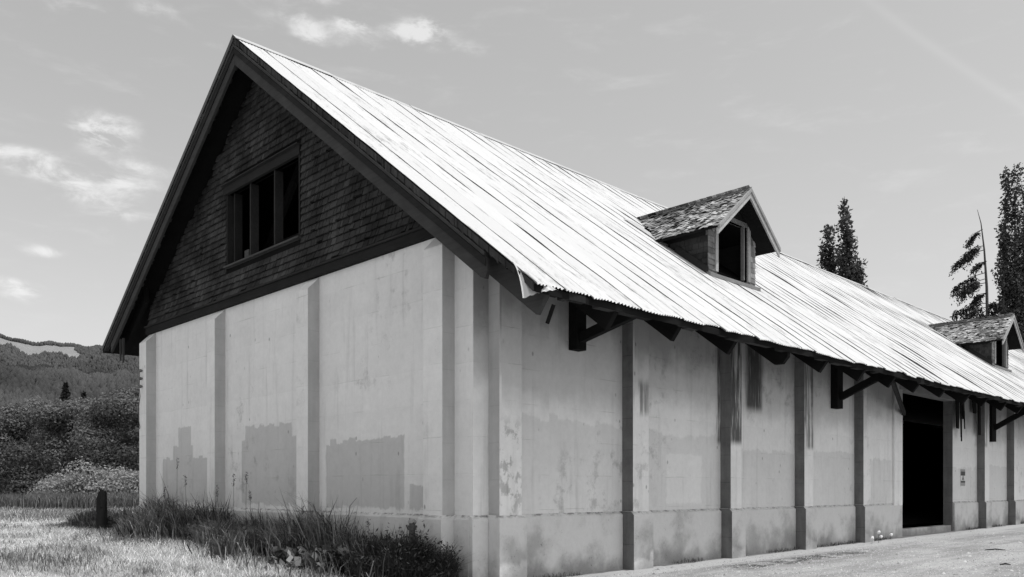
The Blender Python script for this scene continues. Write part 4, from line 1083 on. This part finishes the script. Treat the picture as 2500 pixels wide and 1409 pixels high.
# puffball weeds and scraps at the foot of the long wall
PU = [(14.75, .62, .30, 'highest pale seed puff at the foot of the pilaster left of the doorway bay'), (14.3, .62, .16, 'pale seed puff left of the same pilaster foot'), (15.4, .42, .14, 'pale seed puff right of the same pilaster foot'), (16.3, .35, .15, 'pale seed puff near the doorway')]
for y_, x_, h_, lab in PU:
    z0 = float(gh(x_, y_)); t = thing('seed_puff', (x_, y_, z0), lab, 'weed', 'pale seed puffs at the wall foot')
    mb = MB(); mb.tube([(x_, y_, z0), (x_ + .01, y_, z0 + h_)], .006, 5); mb.build('stem', MAT['weed'], t)
    bm = bmesh.new(); bmesh.ops.create_icosphere(bm, subdivisions=2, radius=.045, matrix=Matrix.Translation((x_ + .01, y_, z0 + h_)))
    for v in bm.verts: v.co += Vector((random.uniform(-.012, .012),) * 3)
    me = bpy.data.meshes.new('puff'); bm.to_mesh(me); bm.free(); me.materials.append(MAT['white']); link(bpy.data.objects.new('puff', me), t)

def wall_weeds():
    n = 2600; Y = RNG.uniform(.5, 34, n); X = np.where(RNG.uniform(size=n) < .5, .08, .08) + RNG.uniform(0, .25, n) ** 1.3
    k = ((np.sin(Y * 1.3) + np.sin(Y * .47 + 2)) > -.2) & ~((Y > 17.9) & (Y < 22.6)); X = X[k]; Y = Y[k]; n = len(X)
    V, F, T = blades(X, Y, RNG.uniform(.03, .16, n), np.full(n, .012), RNG.uniform(.2, .9, n), RNG.uniform(.1, .9, n))
    np_mesh('wall_foot_weeds', V, F, MAT['weed'], tone=T, kind='stuff', label='sparse small weeds along the foot of the long wall')
wall_weeds()
def gravel():
    n = 42000; a = np.radians(RNG.uniform(-4, 36, n)); d = np.exp(RNG.uniform(math.log(9), math.log(34), n)); X, Y = pol(a, d)
    k = (X > .5) & (Y > -6); X = X[k]; Y = Y[k]; d = d[k]; n = len(X); r = RNG.uniform(.006, .016, n) * (1 + (RNG.uniform(size=n) < .03) * 1.5); Z = gh(X, Y)
    o6 = np.array([(1, 0, 0), (0, 1, 0), (-1, 0, 0), (0, -1, 0), (0, 0, .8), (0, 0, -.5)])
    V = (np.stack([X, Y, Z], -1)[:, None] + o6[None] * r[:, None, None] * RNG.uniform(.7, 1.3, (n, 6, 1))).reshape(-1, 3)
    f = np.array([(0, 1, 4), (1, 2, 4), (2, 3, 4), (3, 0, 4)]); F = (f[None] + (np.arange(n) * 6)[:, None, None]).reshape(-1, 3)
    np_mesh('gravel', V, F, MAT['stone'], tone=np.repeat(RNG.uniform(0, 1, n), 4), kind='stuff', label='loose gravel on the yard beside the long wall')
gravel()
for (x_, y_, L, lab) in ((3.82, 13.97, .5, 'thin dark stick lying on the gravel below the doorway'), (5.17, 9.88, .22, 'small dark scrap on the gravel near the right edge')):
    z0 = float(gh(x_, y_)); mb = MB(); mb.tube([(x_ - L * .35, y_ - L * .35, z0 + .01), (x_, y_, z0 + .03), (x_ + L * .35, y_ + L * .3, z0 + .012)], [.012, .02, .008], 6)
    mb.build('stick', MAT['dark'], None, label=lab, cat='stick')

# ------------------------------------------------------------------ trees behind the barn
def poplar(u, d, h, cols, label, group, n=9000):
    x, y = view_pt(u, d); z = 0.3; t = thing('poplar_tree', (x, y, z), label, 'poplar', group)
    # right vector of the view is only used to give the stems their spacing across the row
    lob = []; mb = MB()
    for (off, dp, top, wd, base_) in cols:
        xx = x + fy * off + fx * dp; yy = y - fx * off + fy * dp; hh = h * top
        mb.tube([(x, y, z), (xx, yy, z + hh * .35), (xx, yy, z + hh * .97)], [h * .012, h * .008, .02], 6)
        k = 0; zz = hh * base_
        while zz < hh:
            f = zz / hh; w = 1.35 * wd * (1.0 - .55 * max(0, (f - .6) / .4) ** 1.4) * random.uniform(.55, 1.1); a = random.uniform(0, 6.28)
            q = wd * .3 * random.uniform(0, 1)
            lob.append((xx + q * math.cos(a), yy + q * math.sin(a), z + zz, w * .46, w * .46, w * random.uniform(.7, 1.15))); zz += w * random.uniform(.35, .65)
    mb.build('trunk', MAT['bark'], t)
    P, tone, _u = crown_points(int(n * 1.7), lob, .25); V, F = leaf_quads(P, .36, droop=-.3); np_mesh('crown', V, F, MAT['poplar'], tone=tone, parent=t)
poplar(2066, 80, 28.6, [(0, 0, 1.0, 1.7, .25), (.2, .5, .93, 1.7, .25), (1.1, 0, .80, 1.8, .3), (1.3, .8, .78, 1.3, .3)], 'tall ragged poplar above the ridge between the dormer and the conifer', 'poplars behind the barn', 9000)
poplar(2024, 82, 27.2, [(0, 0, 1.0, 1.5, .25), (-.5, .4, .93, 1.3, .3), (.2, -.3, .88, 1.3, .3)], 'shorter slim poplar just left of the ragged poplar', 'poplars behind the barn', 5200)
poplar(2478, 98, 38.8, [(0, 0, 1.0, 2.0, .2), (-.9, .3, .99, 1.6, .2), (1.0, 0, .92, 2.0, .2), (-1.3, 0, .80, 1.9, .2), (1.5, 0, .75, 2.2, .2), (0, 0, .7, 3.0, .2)], 'very tall dark poplar at the right edge of the photo', 'poplars behind the barn', 17000)
poplar(2540, 104, 36, [(0, 0, 1.0, 2.2, .2), (-1.3, 0, .85, 2.0, .2), (1.3, 0, .9, 2.2, .2)], 'poplar just outside the right edge of the photo', 'poplars behind the barn', 8000)

def bare_conifer(u, d, h):
    x, y = view_pt(u, d); z = .3; t = thing('one_sided_conifer', (x, y, z), 'wind-bared conifer with drooping branches only on its left side, left of the tall poplar', 'conifer')
    sc = d / 2050.0
    def W(px, py, dp=0): # offsets across the view and up, as metres at this distance
        o = (px - u) * sc; return (x + fy * o + fx * dp, y - fx * o + fy * dp, 1.6 + (1195 - py) * sc)
    mb = MB(); mb.tube([(x, y, z), W(2411, 800), W(2409, 700), W(2403, 610), W(2395, 545), W(2386, 512)], [.28, .17, .14, .09, .05, .02], 8)
    mb.build('trunk', MAT['bark'], t)
    br = [ ((2399, 560), (2370, 590), 1.0), ((2403, 600), (2352, 625), 1.5), ((2403, 610), (2345, 640), 1.6), ((2406, 640), (2372, 660), 1.0), ((2408, 665), (2340, 700), 1.7), ((2409, 680), (2325, 722), 1.5),
          ((2409, 690), (2365, 710), 1.5), ((2410, 715), (2380, 735), 1.6), ((2411, 740), (2335, 762), 1.8), ((2411, 750), (2350, 775), 1.8), ((2411, 755), (2395, 790), 2.0), ((2411, 760), (2440, 780), 2.0), ((2411, 745), (2435, 750), 1.6), ((2412, 780), (2330, 800), 2.2), ((2412, 790), (2450, 810), 2.2)]
    P = []; mb = MB()
    for (a, b, q) in br:
        dp = random.uniform(-1.5, 1.5); A = Vector(W(*a)); Bv = Vector(W(b[0], b[1], dp)); M = (A + Bv) / 2 + Vector((0, 0, .35)); mb.tube([A, M, Bv], [.05, .035, .012], 5)
        for k in range(int(230 * q)):
            f = random.uniform(.28, 1.05) if q > .7 else random.uniform(.7, 1.1); p = A * (1 - f) ** 2 + M * 2 * f * (1 - f) + Bv * f * f
            hang = abs(random.gauss(0, .42)) * q * (.5 + .5 * math.sin(f * 17 + a[1]) ** 2); P.append((p.x + random.gauss(0, .12) - fy * hang * .35, p.y + random.gauss(0, .12) + fx * hang * .35, p.z - hang + .1))
    mb.build('branch', MAT['bark'], t); P = np.array(P); V, F = leaf_quads(P, .34, droop=1.0, asp=.4); np_mesh('foliage', V, F, MAT['con'], tone=RNG.uniform(0, 1, len(P)), parent=t)
bare_conifer(2408, 92, 31)
x, y = view_pt(2470, 110); broad_tree(x, y, 27, 16, 'lower dark tree filling the space beneath the tall poplar and behind the far dormer', n=9000, size=.4, mat='poplar', group='poplars behind the barn', z0=.3, low=.3)
